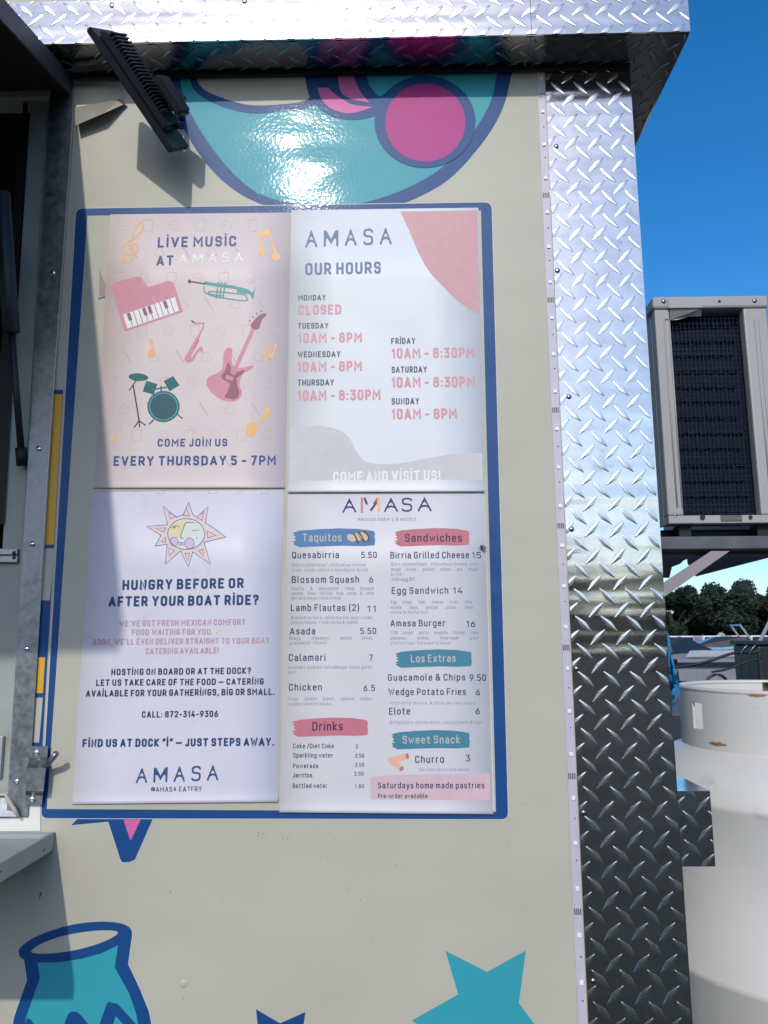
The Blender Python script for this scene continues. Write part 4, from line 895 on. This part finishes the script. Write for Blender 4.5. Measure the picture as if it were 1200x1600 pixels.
# ================================================================== RIGHT OF THE TRAILER
# tread plate box on the trailer's nose
yb_ = .05
a, b = P(1056, 1236, yb_), P(1119, 1354, yb_)
bm = bmesh.new(); bx(bm, XR+.003, b.x-.001, yb_, yb_+.11, b.z, a.z)
BBX = obj('plate_box', bm, PLATE, None, label='small tread plate box beside the white gas cylinder', cat='box')
lugs(BBX, (0, yb_, 0), (1, 0, 0), (0, 0, 1), (0, -1, 0), XR+.003, b.x-.001, b.z, a.z, P(1098, 1258, yb_).x, P(1098, 1258, yb_).z)

# gas cylinder
yt_ = .55; tc = P(1212, 1000, yt_); rc = abs(P(1212, 1100, yt_).x-P(1062, 1100, yt_).x)
zc = P(1150, 1184, yt_-rc).z; ztop = P(1150, 1086, yt_-rc).z
WP = mat('white_cylinder_paint', (202, 200, 196), rough=.42, coat=.25, coat_rough=.3, var=.05, vscale=5, bump=.12, bscale=30, bdist=.003, dirt=((150, 146, 144), 13, .60, .82))
RUST = mat('rust', (150, 108, 74), rough=.8, var=.3, vscale=40)
CY = empty('gas_cylinder', (tc.x, yt_, 0), 'white steel gas cylinder with rusty slotted collar', 'gas cylinder')
rb = rc*1.4; zs1 = P(1150, 1283, yt_-rb).z; zs2 = P(1150, 1588, yt_-rb).z
prof = [(0.001, .08), (rb*.8, .08), (rb, .2)]
prof += [(rb, zs2-.014), (rb+.006, zs2-.006), (rb+.006, zs2+.006), (rb, zs2+.014), (rb, zs1-.014), (rb+.005, zs1-.005), (rb+.005, zs1+.005), (rb, zs1+.014)]
for k in range(1, 9):
    t = k/8*math.pi/2*.97; prof.append((rb*math.cos(t)**.8 if k < 8 else rc*.2, zs1+.012+(zc+.01-zs1)*math.sin(t)))
bm = bmesh.new(); lathe(bm, (tc.x, yt_), prof, 72); obj('tank_body', bm, WP, CY, smooth=True)
# collar: wall with slots left open (built from segments)
bm = bmesh.new(); n = 120; th = .006
hh = ztop-(zc-.01)
slots = [(-170, -162, .35, .78), (-118, -107, .42, .70), (-60, -48, .42, .70), (20, 40, .3, .8), (100, 120, .3, .8)]
slots = [(math.radians(a0), math.radians(a1), f0, f1) for a0, a1, f0, f1 in slots]
lv = [0, .3, .35, .42, .70, .78, .8, 1]
def solid(th0, l0, l1):
    for a0, a1, f0, f1 in slots:
        if a0 <= th0 <= a1 and l0 >= f0-1e-6 and l1 <= f1+1e-6: return False
    return True
for k in range(n):
    A0 = -math.pi+2*math.pi*k/n; A1 = A0+2*math.pi/n
    for l0, l1 in zip(lv, lv[1:]):
        if not solid((A0+A1)/2, l0, l1): continue
        z0, z1 = zc-.01+hh*l0, zc-.01+hh*l1
        q = [(tc.x+rr_*math.cos(A), yt_+rr_*math.sin(A), zz) for A, rr_, zz in ((A0, rc, z0), (A1, rc, z0), (A1, rc, z1), (A0, rc, z1))]
        q2 = [(tc.x+rr_*math.cos(A), yt_+rr_*math.sin(A), zz) for A, rr_, zz in ((A0, rc-th, z0), (A1, rc-th, z0), (A1, rc-th, z1), (A0, rc-th, z1))]
        hexa(bm, [Vector(p) for p in q], [Vector(p) for p in q2])
bmesh.ops.remove_doubles(bm, verts=bm.verts, dist=1e-5)
obj('collar', bm, WP, CY)
bm = bmesh.new(); tube(bm, [(tc.x+(rc-.003)*math.cos(a), yt_+(rc-.003)*math.sin(a), ztop) for a in [2*math.pi*k/60 for k in range(60)]], .005, 8, True); obj('collar_rim', bm, WP, CY, smooth=True)
def rpatch(name, a0, a1, z0, z1, m, r=None, jit=.3):
    bm = bmesh.new(); n = 12; r = r or rc+.0012; top = []; bot = []
    for k in range(n+1):
        A = math.radians(a0+(a1-a0)*k/n); c, s = math.cos(A), math.sin(A); e = math.sin(math.pi*k/n)**.5
        j = random.uniform(1-jit, 1)
        top.append(bm.verts.new((tc.x+r*c, yt_+r*s, (z0+z1)/2+(z1-z0)/2*e*j))); bot.append(bm.verts.new((tc.x+r*c, yt_+r*s, (z0+z1)/2-(z1-z0)/2*e*random.uniform(1-jit, 1))))
    for k in range(n): bm.faces.new((bot[k], bot[k+1], top[k+1], top[k]))
    return obj(name, bm, m, CY)
rpatch('rust_patch', -132, -123, ztop-.007, ztop-.001, RUST)
rpatch('rust_patch', -112, -60, zc+.012, zc+.015, RUST, jit=.6)
rpatch('rust_patch', -158, -146, zc+.006, zc+.015, RUST, jit=.6)
bm = bmesh.new(); c = Vector((tc.x+rc*math.cos(math.radians(-104)), yt_+rc*math.sin(math.radians(-104)), zc+.005))
hexa(bm, [c+Vector(v) for v in ((-.003, -.002, .03), (-.003, -.05, -.05), (-.003, -.02, -.055), (-.003, .02, .0))], [c+Vector(v) for v in ((.003, -.002, .03), (.003, -.05, -.05), (.003, -.02, -.055), (.003, .02, .0))]); obj('collar_gusset', bm, WP, CY)
bm = bmesh.new(); tube(bm, [(tc.x, yt_, zc), (tc.x, yt_, zc+.05), (tc.x, yt_, zc+.1)], [.03, .022, .02], 14); tube(bm, [(tc.x, yt_, zc+.1), (tc.x, yt_, zc+.125)], .035, 14); obj('valve', bm, mat('brass', (.5, .36, .12), rough=.35, metal=1, linear=True), CY, smooth=True)

# blue tarpaulin bunched behind the corner
TP = mat('blue_tarp', (20, 120, 176), rough=.45, var=.12, vscale=30, bump=.7, bscale=60, bdist=.006)
bm = bmesh.new(); rows = []
N_ = 22
for i in range(N_):
    t = i/(N_-1); y = 965+(1128-965)*t
    xr = 1034+ (1060-1034)*min(1, t*1.5)**.8 if t < .72 else 1060-(t-.72)/.28*18
    row = []
    for j in range(9):
        u = j/8; xx = 1015+(xr-1015)*u; dpt = .16+.03*math.sin(j*2.1+i*.6)+.015*math.sin(i*1.9+j)
        row.append(bm.verts.new(P(xx, y+2*math.sin(j*1.3), dpt)))
    rows.append(row)
for A, B in zip(rows, rows[1:]):
    for k in range(8): bm.faces.new((A[k], B[k], B[k+1], A[k+1]))
tp = obj('blue_tarp', bm, TP, None, smooth=True, label='crumpled bright blue tarp hanging behind the tread plate corner', cat='tarp')
md = tp.modifiers.new('t', 'SOLIDIFY'); md.thickness = .002

# air conditioner on its platform
ya = .62
XA0 = P(1033, 640, ya).x; XA1 = P(1197, 500, ya).x+.004; ZT = P(1100, 463, ya).z; ZB = P(1100, 818, ya).z
AC = empty('air_conditioner', ((XA0+XA1)/2, ya+.4, ZB), 'grey outdoor air conditioner with dark guarded coil, right of the trailer corner', 'air conditioner')
ZL = P(1100, 482, ya).z; zr = P(1100, 805, ya).z
xc0, xc1 = P(1047, 500, ya).x, P(1163, 500, ya).x
bm = bmesh.new(); bx(bm, XA0-.004, XA1+.004, ya-.004, ya+.8, ZL, ZT, .006); lid = obj('lid', bm, AMB, AC)
bm = bmesh.new(); bx(bm, XA0, xc0, ya, ya+.03, zr, ZL-.0005, .004); lp = obj('side_panel', bm, AMB, AC)
bm = bmesh.new(); bx(bm, XA0, XA0+.006, ya+.0305, ya+.8, ZB, ZL-.0005, .001); obj('side_panel', bm, AMB, AC)
bm = bmesh.new(); bx(bm, XA1-.006, XA1, ya+.0305, ya+.8, ZB, ZL-.0005, .001); obj('side_panel', bm, AMB, AC)
bm = bmesh.new(); bx(bm, xc1, XA1, ya, ya+.03, zr, ZL-.0005, .004); rp = obj('side_panel', bm, AMB, AC)
bm = bmesh.new(); bx(bm, XA0, XA1, ya-.002, ya+.03, ZB, zr-.0005, .002); br_ = obj('base_rail', bm, AMB, AC)
gx = P(1058, 640, ya).x; gx = XA0+.026
bm = bmesh.new(); tube(bm, [(gx-.004, ya-.001, ZL-.03), (gx-.004, ya-.001, zr+.02)], .002, 6); tube(bm, [(gx+.008, ya-.001, ZL-.03), (gx+.008, ya-.001, zr+.02)], .002, 6); tube(bm, [(gx-.004, ya-.001, ZL-.03), (gx+.002, ya-.001, ZL-.024), (gx+.008, ya-.001, ZL-.03)], .002, 6); obj('pressed_rib', bm, AMB, lp, smooth=True)
gx2 = (xc1+XA1)/2
bm = bmesh.new(); tube(bm, [(gx2-.004, ya-.001, ZL-.03), (gx2-.004, ya-.001, zr+.02)], .002, 6); tube(bm, [(gx2+.006, ya-.001, ZL-.03), (gx2+.006, ya-.001, zr+.02)], .002, 6); obj('pressed_rib', bm, AMB, rp, smooth=True)
COIL = mat('coil_fins', (10, 20, 40), rough=.7, spec=.2, var=.3, vscale=60, bump=.8, bscale=200, bdist=.003)
bm = bmesh.new(); bx(bm, XA0+.007, XA1-.007, ya+.045, ya+.06, ZB+.002, ZL-.001); obj('coil', bm, COIL, AC)
GW = mat('guard_wire', (22, 34, 58), rough=.5)
bm = bmesh.new()
nz_ = 44
for k in range(nz_):
    zz = zr+(ZL-zr)*(k+.5)/nz_; tube(bm, [(xc0-.002, ya+.022+.002*math.sin(k), zz), (xc1+.002, ya+.022, zz)], .0008, 5)
for k in range(18):
    xx = xc0+(xc1-xc0)*(k+.5)/18; tube(bm, [(xx, ya+.026, zr-.002), (xx, ya+.026, ZL+.001)], .0006, 5)
obj('coil_guard', bm, GW, AC, kind='stuff')
bm = bmesh.new()
for k in range(13):    # bent copper returns of the coil
    for j in range(6):
        zz = zr+(ZL-zr)*(k+.3)/13; x_ = xc0+(xc1-xc0)*(j+.5+.25*(k % 2))/6.5
        tube(bm, [(x_-.011, ya+.046, zz), (x_-.009, ya+.036, zz), (x_+.009, ya+.036, zz), (x_+.011, ya+.046, zz)], .003, 5)
obj('coil_tubes', bm, mat('coil_tube', (14, 22, 38), rough=.6, spec=.3), AC, kind='stuff')
a, b = P(1043, 468, ya-.006), P(1097, 481, ya-.006); bm = bmesh.new(); bx(bm, a.x, b.x, ya-.0075, ya-.0042, b.z, a.z, .0008); obj('lid_tab', bm, AMB, lid)
bm = bmesh.new(); q = [(1046, 482), (1096, 482), (1096, 494), (1075, 495), (1058, 500), (1047, 500)]; hexa(bm, [P(x, y, ya-.004) for x, y in q[:2]]+[P(x, y, ya+.012) for x, y in q[2:]], [P(x, y, ya-.002) for x, y in q[:2]]+[P(x, y, ya+.014) for x, y in q[2:]]); obj('handle_lip', bm, AMB, AC)
for q_ in ((1037, 471), (1179, 470)): rivet(lid, P(*q_, ya-.004), r=.006, m=mat('ac_screw', (.25, .25, .25), rough=.35, metal=1, linear=True))
rivet(br_, P(1055, 805, ya), r=.005, m=MATS['ac_screw'])
for q_, r_ in (((1124, 471), .0035), ((1098, 808), .006), ((1173, 808), .0045)):
    bm = bmesh.new(); c = P(*q_, ya-.0045); tube(bm, [c+Vector((0, -.0006, 0)), c+Vector((0, .001, 0))], r_, 14); obj('hole', bm, RUBBER, lid if q_[1] < 600 else br_)
a, b = P(1126, 805, ya-.004), P(1160, 814, ya-.004); bm = bmesh.new(); bx(bm, a.x, b.x, ya-.0045, ya-.0022, b.z, a.z, .001); obj('rail_slot', bm, mat('slot_shadow_grey', (96, 92, 92), rough=.6), br_)
# platform of angle irons
zp = P(1100, 858, ya-.03).z; zp1 = P(1100, 838, ya-.03).z
PL = empty('platform', (XR, ya, zp), 'dark steel angle platform under the air conditioner with one diagonal brace', 'platform')
xe = PZ(1235, 862, zp).x; ybk = PZ(1050, 903, zp).y
ye0 = ya-.03; yend = min(ybk, ya+1.1)
bm = bmesh.new(); bx(bm, XR+.004, 1.08, ye0, ye0+.05, zp, zp1, .002); obj('front_rail', bm, RAIL, PL)
a = P(1100, 866, ye0+.02).z
bm = bmesh.new(); bx(bm, XR+.004, 1.08, ye0+.055, ye0+.09, zp-.01, zp+.03, .002); obj('inner_rail', bm, RAIL, PL)
def deck(name, q, m, t=.02):
    q = [PZ(x, y, zp+.004) for x, y in q]
    if (q[1]-q[0]).cross(q[2]-q[1]).z < 0: q = q[::-1]
    bm = bmesh.new(); hexa(bm, q, [p+Vector((0, 0, t)) for p in q]); obj(name, bm, m, PL)
deck('deck_plank', [(1112, 862.6), (1250, 859), (1087, 901), (1074, 880)], RAIL)
deck('deck_plank', [(985, 862.6), (1097, 862.6), (1068, 876), (1063, 881), (1050, 886), (1046, 903), (985, 903)], RAIL)
bm = bmesh.new()
q = [(1110, 862), (1142, 862), (1030, 939), (1000, 938)]
q = [(1111, 861), (1140, 861), (1020, 945), (1020, 921)]
hexa(bm, [P(x, y, ye0+.004) for x, y in q], [P(x, y, ye0+.034) for x, y in q]); obj('diagonal_brace', bm, mat('brace_steel', (150, 140, 146), rough=.5, metal=.2), PL)
for k, x_ in enumerate((XA0+.03, XA1-.06)):
    bm = bmesh.new(); bx(bm, x_, x_+.03, ya+.02, ya+.06, zp1+.001, ZB-.001, .002); obj('foot', bm, RUBBER, AC)
bm = bmesh.new(); bx(bm, XR+.01, 1.08, ya+.08, ya+.11, zp1-.0, ZB-.004); obj('deck_board', bm, BLACK, PL)

# black tubular frame by the quay
BT = mat('black_tube', (14, 17, 24), rough=.4, coat=.3)
yk = 4.2; FR = empty('tubular_frame', (P(1165, 1080, yk).x, yk, 0), 'black bent tube frame standing behind the gas cylinder', 'frame')
def pk(pts, dy=0): return [P(x, y, yk+dy) for x, y in pts]
def spl(pts, n=5): 
    o_ = sm(pts, n, False); return o_
bm = bmesh.new(); tube(bm, pk(spl([(1030, 1046), (1075, 1040), (1105, 1034), (1140, 1022), (1160, 1019), (1176, 1020), (1190, 1014)])), .010, 8); obj('top_tube', bm, BT, FR, smooth=True)
bm = bmesh.new(); tube(bm, pk(spl([(1112, 1050), (1135, 1046), (1156, 1038), (1190, 1028)])), .007, 8); obj('cross_tube', bm, BT, FR, smooth=True)
for x in (1156, 1169): 
    bm = bmesh.new(); tube(bm, pk(spl([(x+12, 1008), (x+3, 1018), (x, 1035), (x, 1075), (x, 1300)])), .011, 8); obj('upright', bm, BT, FR, smooth=True)
bm = bmesh.new(); tube(bm, pk(ell(1120, 1078, 20, 24, 0, 30), .1), .010, 8, True); obj('hoop', bm, BT, FR, smooth=True)
a, b = P(1183, 1008, yk+.1), P(1240, 1300, yk+.1)
kb = empty('equipment_cabinet', ((a.x+b.x)/2, yk+.3, 0), 'tall black cabinet at the far right edge behind the gas cylinder', 'cabinet')
bm = bmesh.new(); bx(bm, a.x, b.x, yk+.1, yk+.5, .0, a.z, .02); obj('cabinet_body', bm, BLACK, kb)
bm = bmesh.new(); bx(bm, a.x-.01, b.x+.01, yk+.08, yk+.52, a.z+.001, a.z+.03, .005); obj('cabinet_lid', bm, BLACK, kb)

# boats
HW = mat('boat_gelcoat', (140, 142, 150), rough=.25, coat=.5); HD = mat('boat_dark', (30, 38, 48), rough=.2)
def boat(x, y, L_, hd, label):
    e = empty('motor_boat', (x, y, .02), label, 'boat', 'motor boats moored behind the trailer')
    c, s = math.cos(hd), math.sin(hd)
    def tr(px, py, pz): return Vector((x+px*c-py*s, y+px*s+py*c, pz))
    bm = bmesh.new(); rows = []
    for i in range(13):
        t = i/12; px = (t-.5)*L_; w = (L_*.15)*(1-max(0, (t-.45)/.55)**2.2); top = .85+.35*t**2; bot = .02+.25*max(0, t-.7)
        rows.append([bm.verts.new(tr(px, sg*w*k, z_)) for sg, k, z_ in ((-1, 1, top), (-1, .8, bot+.2), (0, 0, bot-.1), (1, .8, bot+.2), (1, 1, top))])
    for A, B in zip(rows, rows[1:]):
        for k in range(4): bm.faces.new((A[k], A[k+1], B[k+1], B[k]))
        bm.faces.new((A[4], A[0], B[0], B[4]))
    bm.faces.new(rows[0]); obj('hull', bm, HW, e)
    bm = bmesh.new(); w = L_*.11
    hexa(bm, [tr(-L_*.12, -w, .9), tr(L_*.26, -w*.7, 1.0), tr(L_*.26, w*.7, 1.0), tr(-L_*.12, w, .9)], [tr(-L_*.08, -w*.9, 1.45), tr(L_*.1, -w*.6, 1.45), tr(L_*.1, w*.6, 1.45), tr(-L_*.08, w*.9, 1.45)]); obj('windshield', bm, HD, e)
    bm = bmesh.new(); tube(bm, [tr(-L_*.15, -w, .9), tr(-L_*.05, -w, 1.95), tr(-L_*.05, w, 1.95), tr(-L_*.15, w, .9)], .05, 6); obj('arch', bm, HW, e)
    bm = bmesh.new(); hexa(bm, [tr(-L_*.46, -w*1.1, .9), tr(-L_*.15, -w*1.1, .95), tr(-L_*.15, w*1.1, .95), tr(-L_*.46, w*1.1, .9)], [tr(-L_*.44, -w, 1.08), tr(-L_*.17, -w, 1.1), tr(-L_*.17, w, 1.1), tr(-L_*.44, w, 1.08)]); obj('seat', bm, HW, e)
    bm = bmesh.new(); hexa(bm, [tr(-L_*.5, -L_*.151, .62), tr(L_*.1, -L_*.151, .66), tr(L_*.1, -L_*.149, .66), tr(-L_*.5, -L_*.149, .62)], [tr(-L_*.5, -L_*.152, .75), tr(L_*.1, -L_*.152, .8), tr(L_*.1, -L_*.149, .8), tr(-L_*.5, -L_*.149, .75)]); obj('hull_stripe', bm, HD, e)
d1 = P(1085, 1035, 24); d2 = P(1160, 1030, 21); d3 = P(1140, 1012, 34); d4 = P(1060, 1010, 36)
boat(d1.x-1.0, 24, 6.2, math.radians(8), 'white motor boat nearest the corner plate, bow to the right')
boat(d2.x+1.2, 21, 5.6, math.radians(-25), 'white motor boat behind the black tube frame')
boat(d3.x, 34, 6.5, math.radians(172), 'smaller looking far boat above the tube frame')
boat(d4.x-.5, 38, 6.5, math.radians(12), 'far white boat under the trees close to the corner plate')

# trees
LEAF = mat('leaf_green', (.013, .026, .011), rough=.6, var=.5, vscale=.8, linear=True)
LEAF2 = mat('leaf_dark', (.010, .020, .010), rough=.6, var=.5, vscale=.8, linear=True)
BARK = mat('bark', (.03, .024, .02), rough=.9, linear=True)
def crown_bm(c, rx, ry, rz, n, size):
    bm = bmesh.new(); cl = []
    for k in range(26):
        a = random.uniform(0, 2*math.pi); h = random.uniform(-.7, 1); r = math.sqrt(max(0, 1-h*h))*random.uniform(.4, 1)
        cl.append((Vector((c[0]+rx*r*math.cos(a), c[1]+ry*r*math.sin(a), c[2]+rz*h*.85)), random.uniform(.22, .42)*min(rx, rz)))
    for k in range(n):
        cc, cr_ = random.choice(cl); d = Vector((random.gauss(0, 1), random.gauss(0, 1), random.gauss(0, 1))).normalized()*cr_*random.uniform(.5, 1.1)**.6
        p = cc+d; s = size*random.uniform(.5, 1.2); u = Vector((random.gauss(0, 1), random.gauss(0, 1), random.gauss(0, 1))).normalized(); v = u.orthogonal().normalized()
        bm.faces.new([bm.verts.new(p+u*s), bm.verts.new(p+v*s*.6), bm.verts.new(p-u*s), bm.verts.new(p-v*s*.6)])
    return bm
def tree(x, y, h, w, m, label):
    e = empty('shore_tree', (x, y, 0), label, 'tree', 'trees on the far bank')
    bm = bmesh.new(); tube(bm, [(x, y, 0), (x+.1, y, h*.3), (x-.1, y, h*.6)], [.35, .28, .15], 8)
    for k in range(4):
        a = k*1.6; tube(bm, [(x, y, h*.3), (x+math.cos(a)*w*.3, y+math.sin(a)*w*.3, h*.6)], [.16, .06], 6)
    obj('trunk', bm, BARK, e)
    obj('crown', crown_bm((x, y, h*.53), w*.62, w*.5, h*.40, 16000, .2), m, e, recalc=False)
for (px, ytop, yy, w, m, lb) in ((1045, 913, 66, 9, LEAF, 'dark tree just right of the corner plate, below the brace'), (1085, 912, 70, 10, LEAF2, 'broad round dark tree below the end of the brace'), (1130, 910, 68, 9, LEAF, 'dark round tree with flat top in the middle of the row'), (1160, 926, 72, 9, LEAF2, 'lower dark tree in the dip of the row'), (1196, 899, 66, 8, LEAF, 'tallest dark tree at the right edge of the photo'), (1240, 915, 70, 10, LEAF2, 'dark tree cut by the right edge of the photo')):
    p = P(px, ytop, yy); tree(p.x, yy, p.z, w, m, lb)
bm = crown_bm((48, 84, 1.5), 40, 2, 3.0, 24000, .4); obj('far_hedge', bm, LEAF2, None, recalc=False, kind='stuff', label='dark mass of shrubs under the shore trees', cat='hedge')
# white cars glimpsed under the trees
CARW = mat('far_car_paint', (220, 222, 226), rough=.3)
for k, (px, lb) in enumerate(((1054, 'tiny white parked car under the trees, nearest the corner plate'), (1072, 'tiny white parked car, second from the corner plate under the trees'), (1115, 'tiny white parked car in the middle under the trees'), (1160, 'tiny white parked car above the black tube frame'), (1190, 'tiny white parked car above the black cabinet'))):
    p = P(px, 996, 61); e = empty('parked_car', (p.x, 61, .03), lb, 'car', 'cars parked under the trees')
    bm = bmesh.new(); bx(bm, p.x-.9, p.x+.9, 60.2, 64.4, .35, .95, .1); bx(bm, p.x-.75, p.x+.75, 61.2, 63.9, .95, 1.45, .15); obj('body', bm, CARW, e)
    bm = bmesh.new(); bx(bm, p.x-.65, p.x+.65, 61.15, 61.22, .98, 1.35, .02); obj('windscreen', bm, HD, e)
    for sx in (-.8, .8):
        for yy in (61, 63.5):
            bm = bmesh.new(); tube(bm, [(p.x+sx-.1, yy, .35), (p.x+sx+.1, yy, .35)], .33, 12); obj('wheel', bm, RUBBER, e)
# trees across the lot behind the viewer: the plates and the wrap mirror them
bm = bmesh.new()
for k in range(34):
    x = -85+k*5+random.uniform(-1.5, 1.5); h = random.uniform(4.6, 6.6); b2 = crown_bm((x, -46+random.uniform(-3, 3), h*.5), 3.6, 2.5, h*.52, 700, .8); me = bpy.data.meshes.new('t'); b2.to_mesh(me); b2.free(); bm.from_mesh(me); bpy.data.meshes.remove(me)
obj('tree_row', bm, LEAF, None, recalc=False, kind='stuff', label='row of trees across the parking lot mirrored in the tread plate', cat='trees')
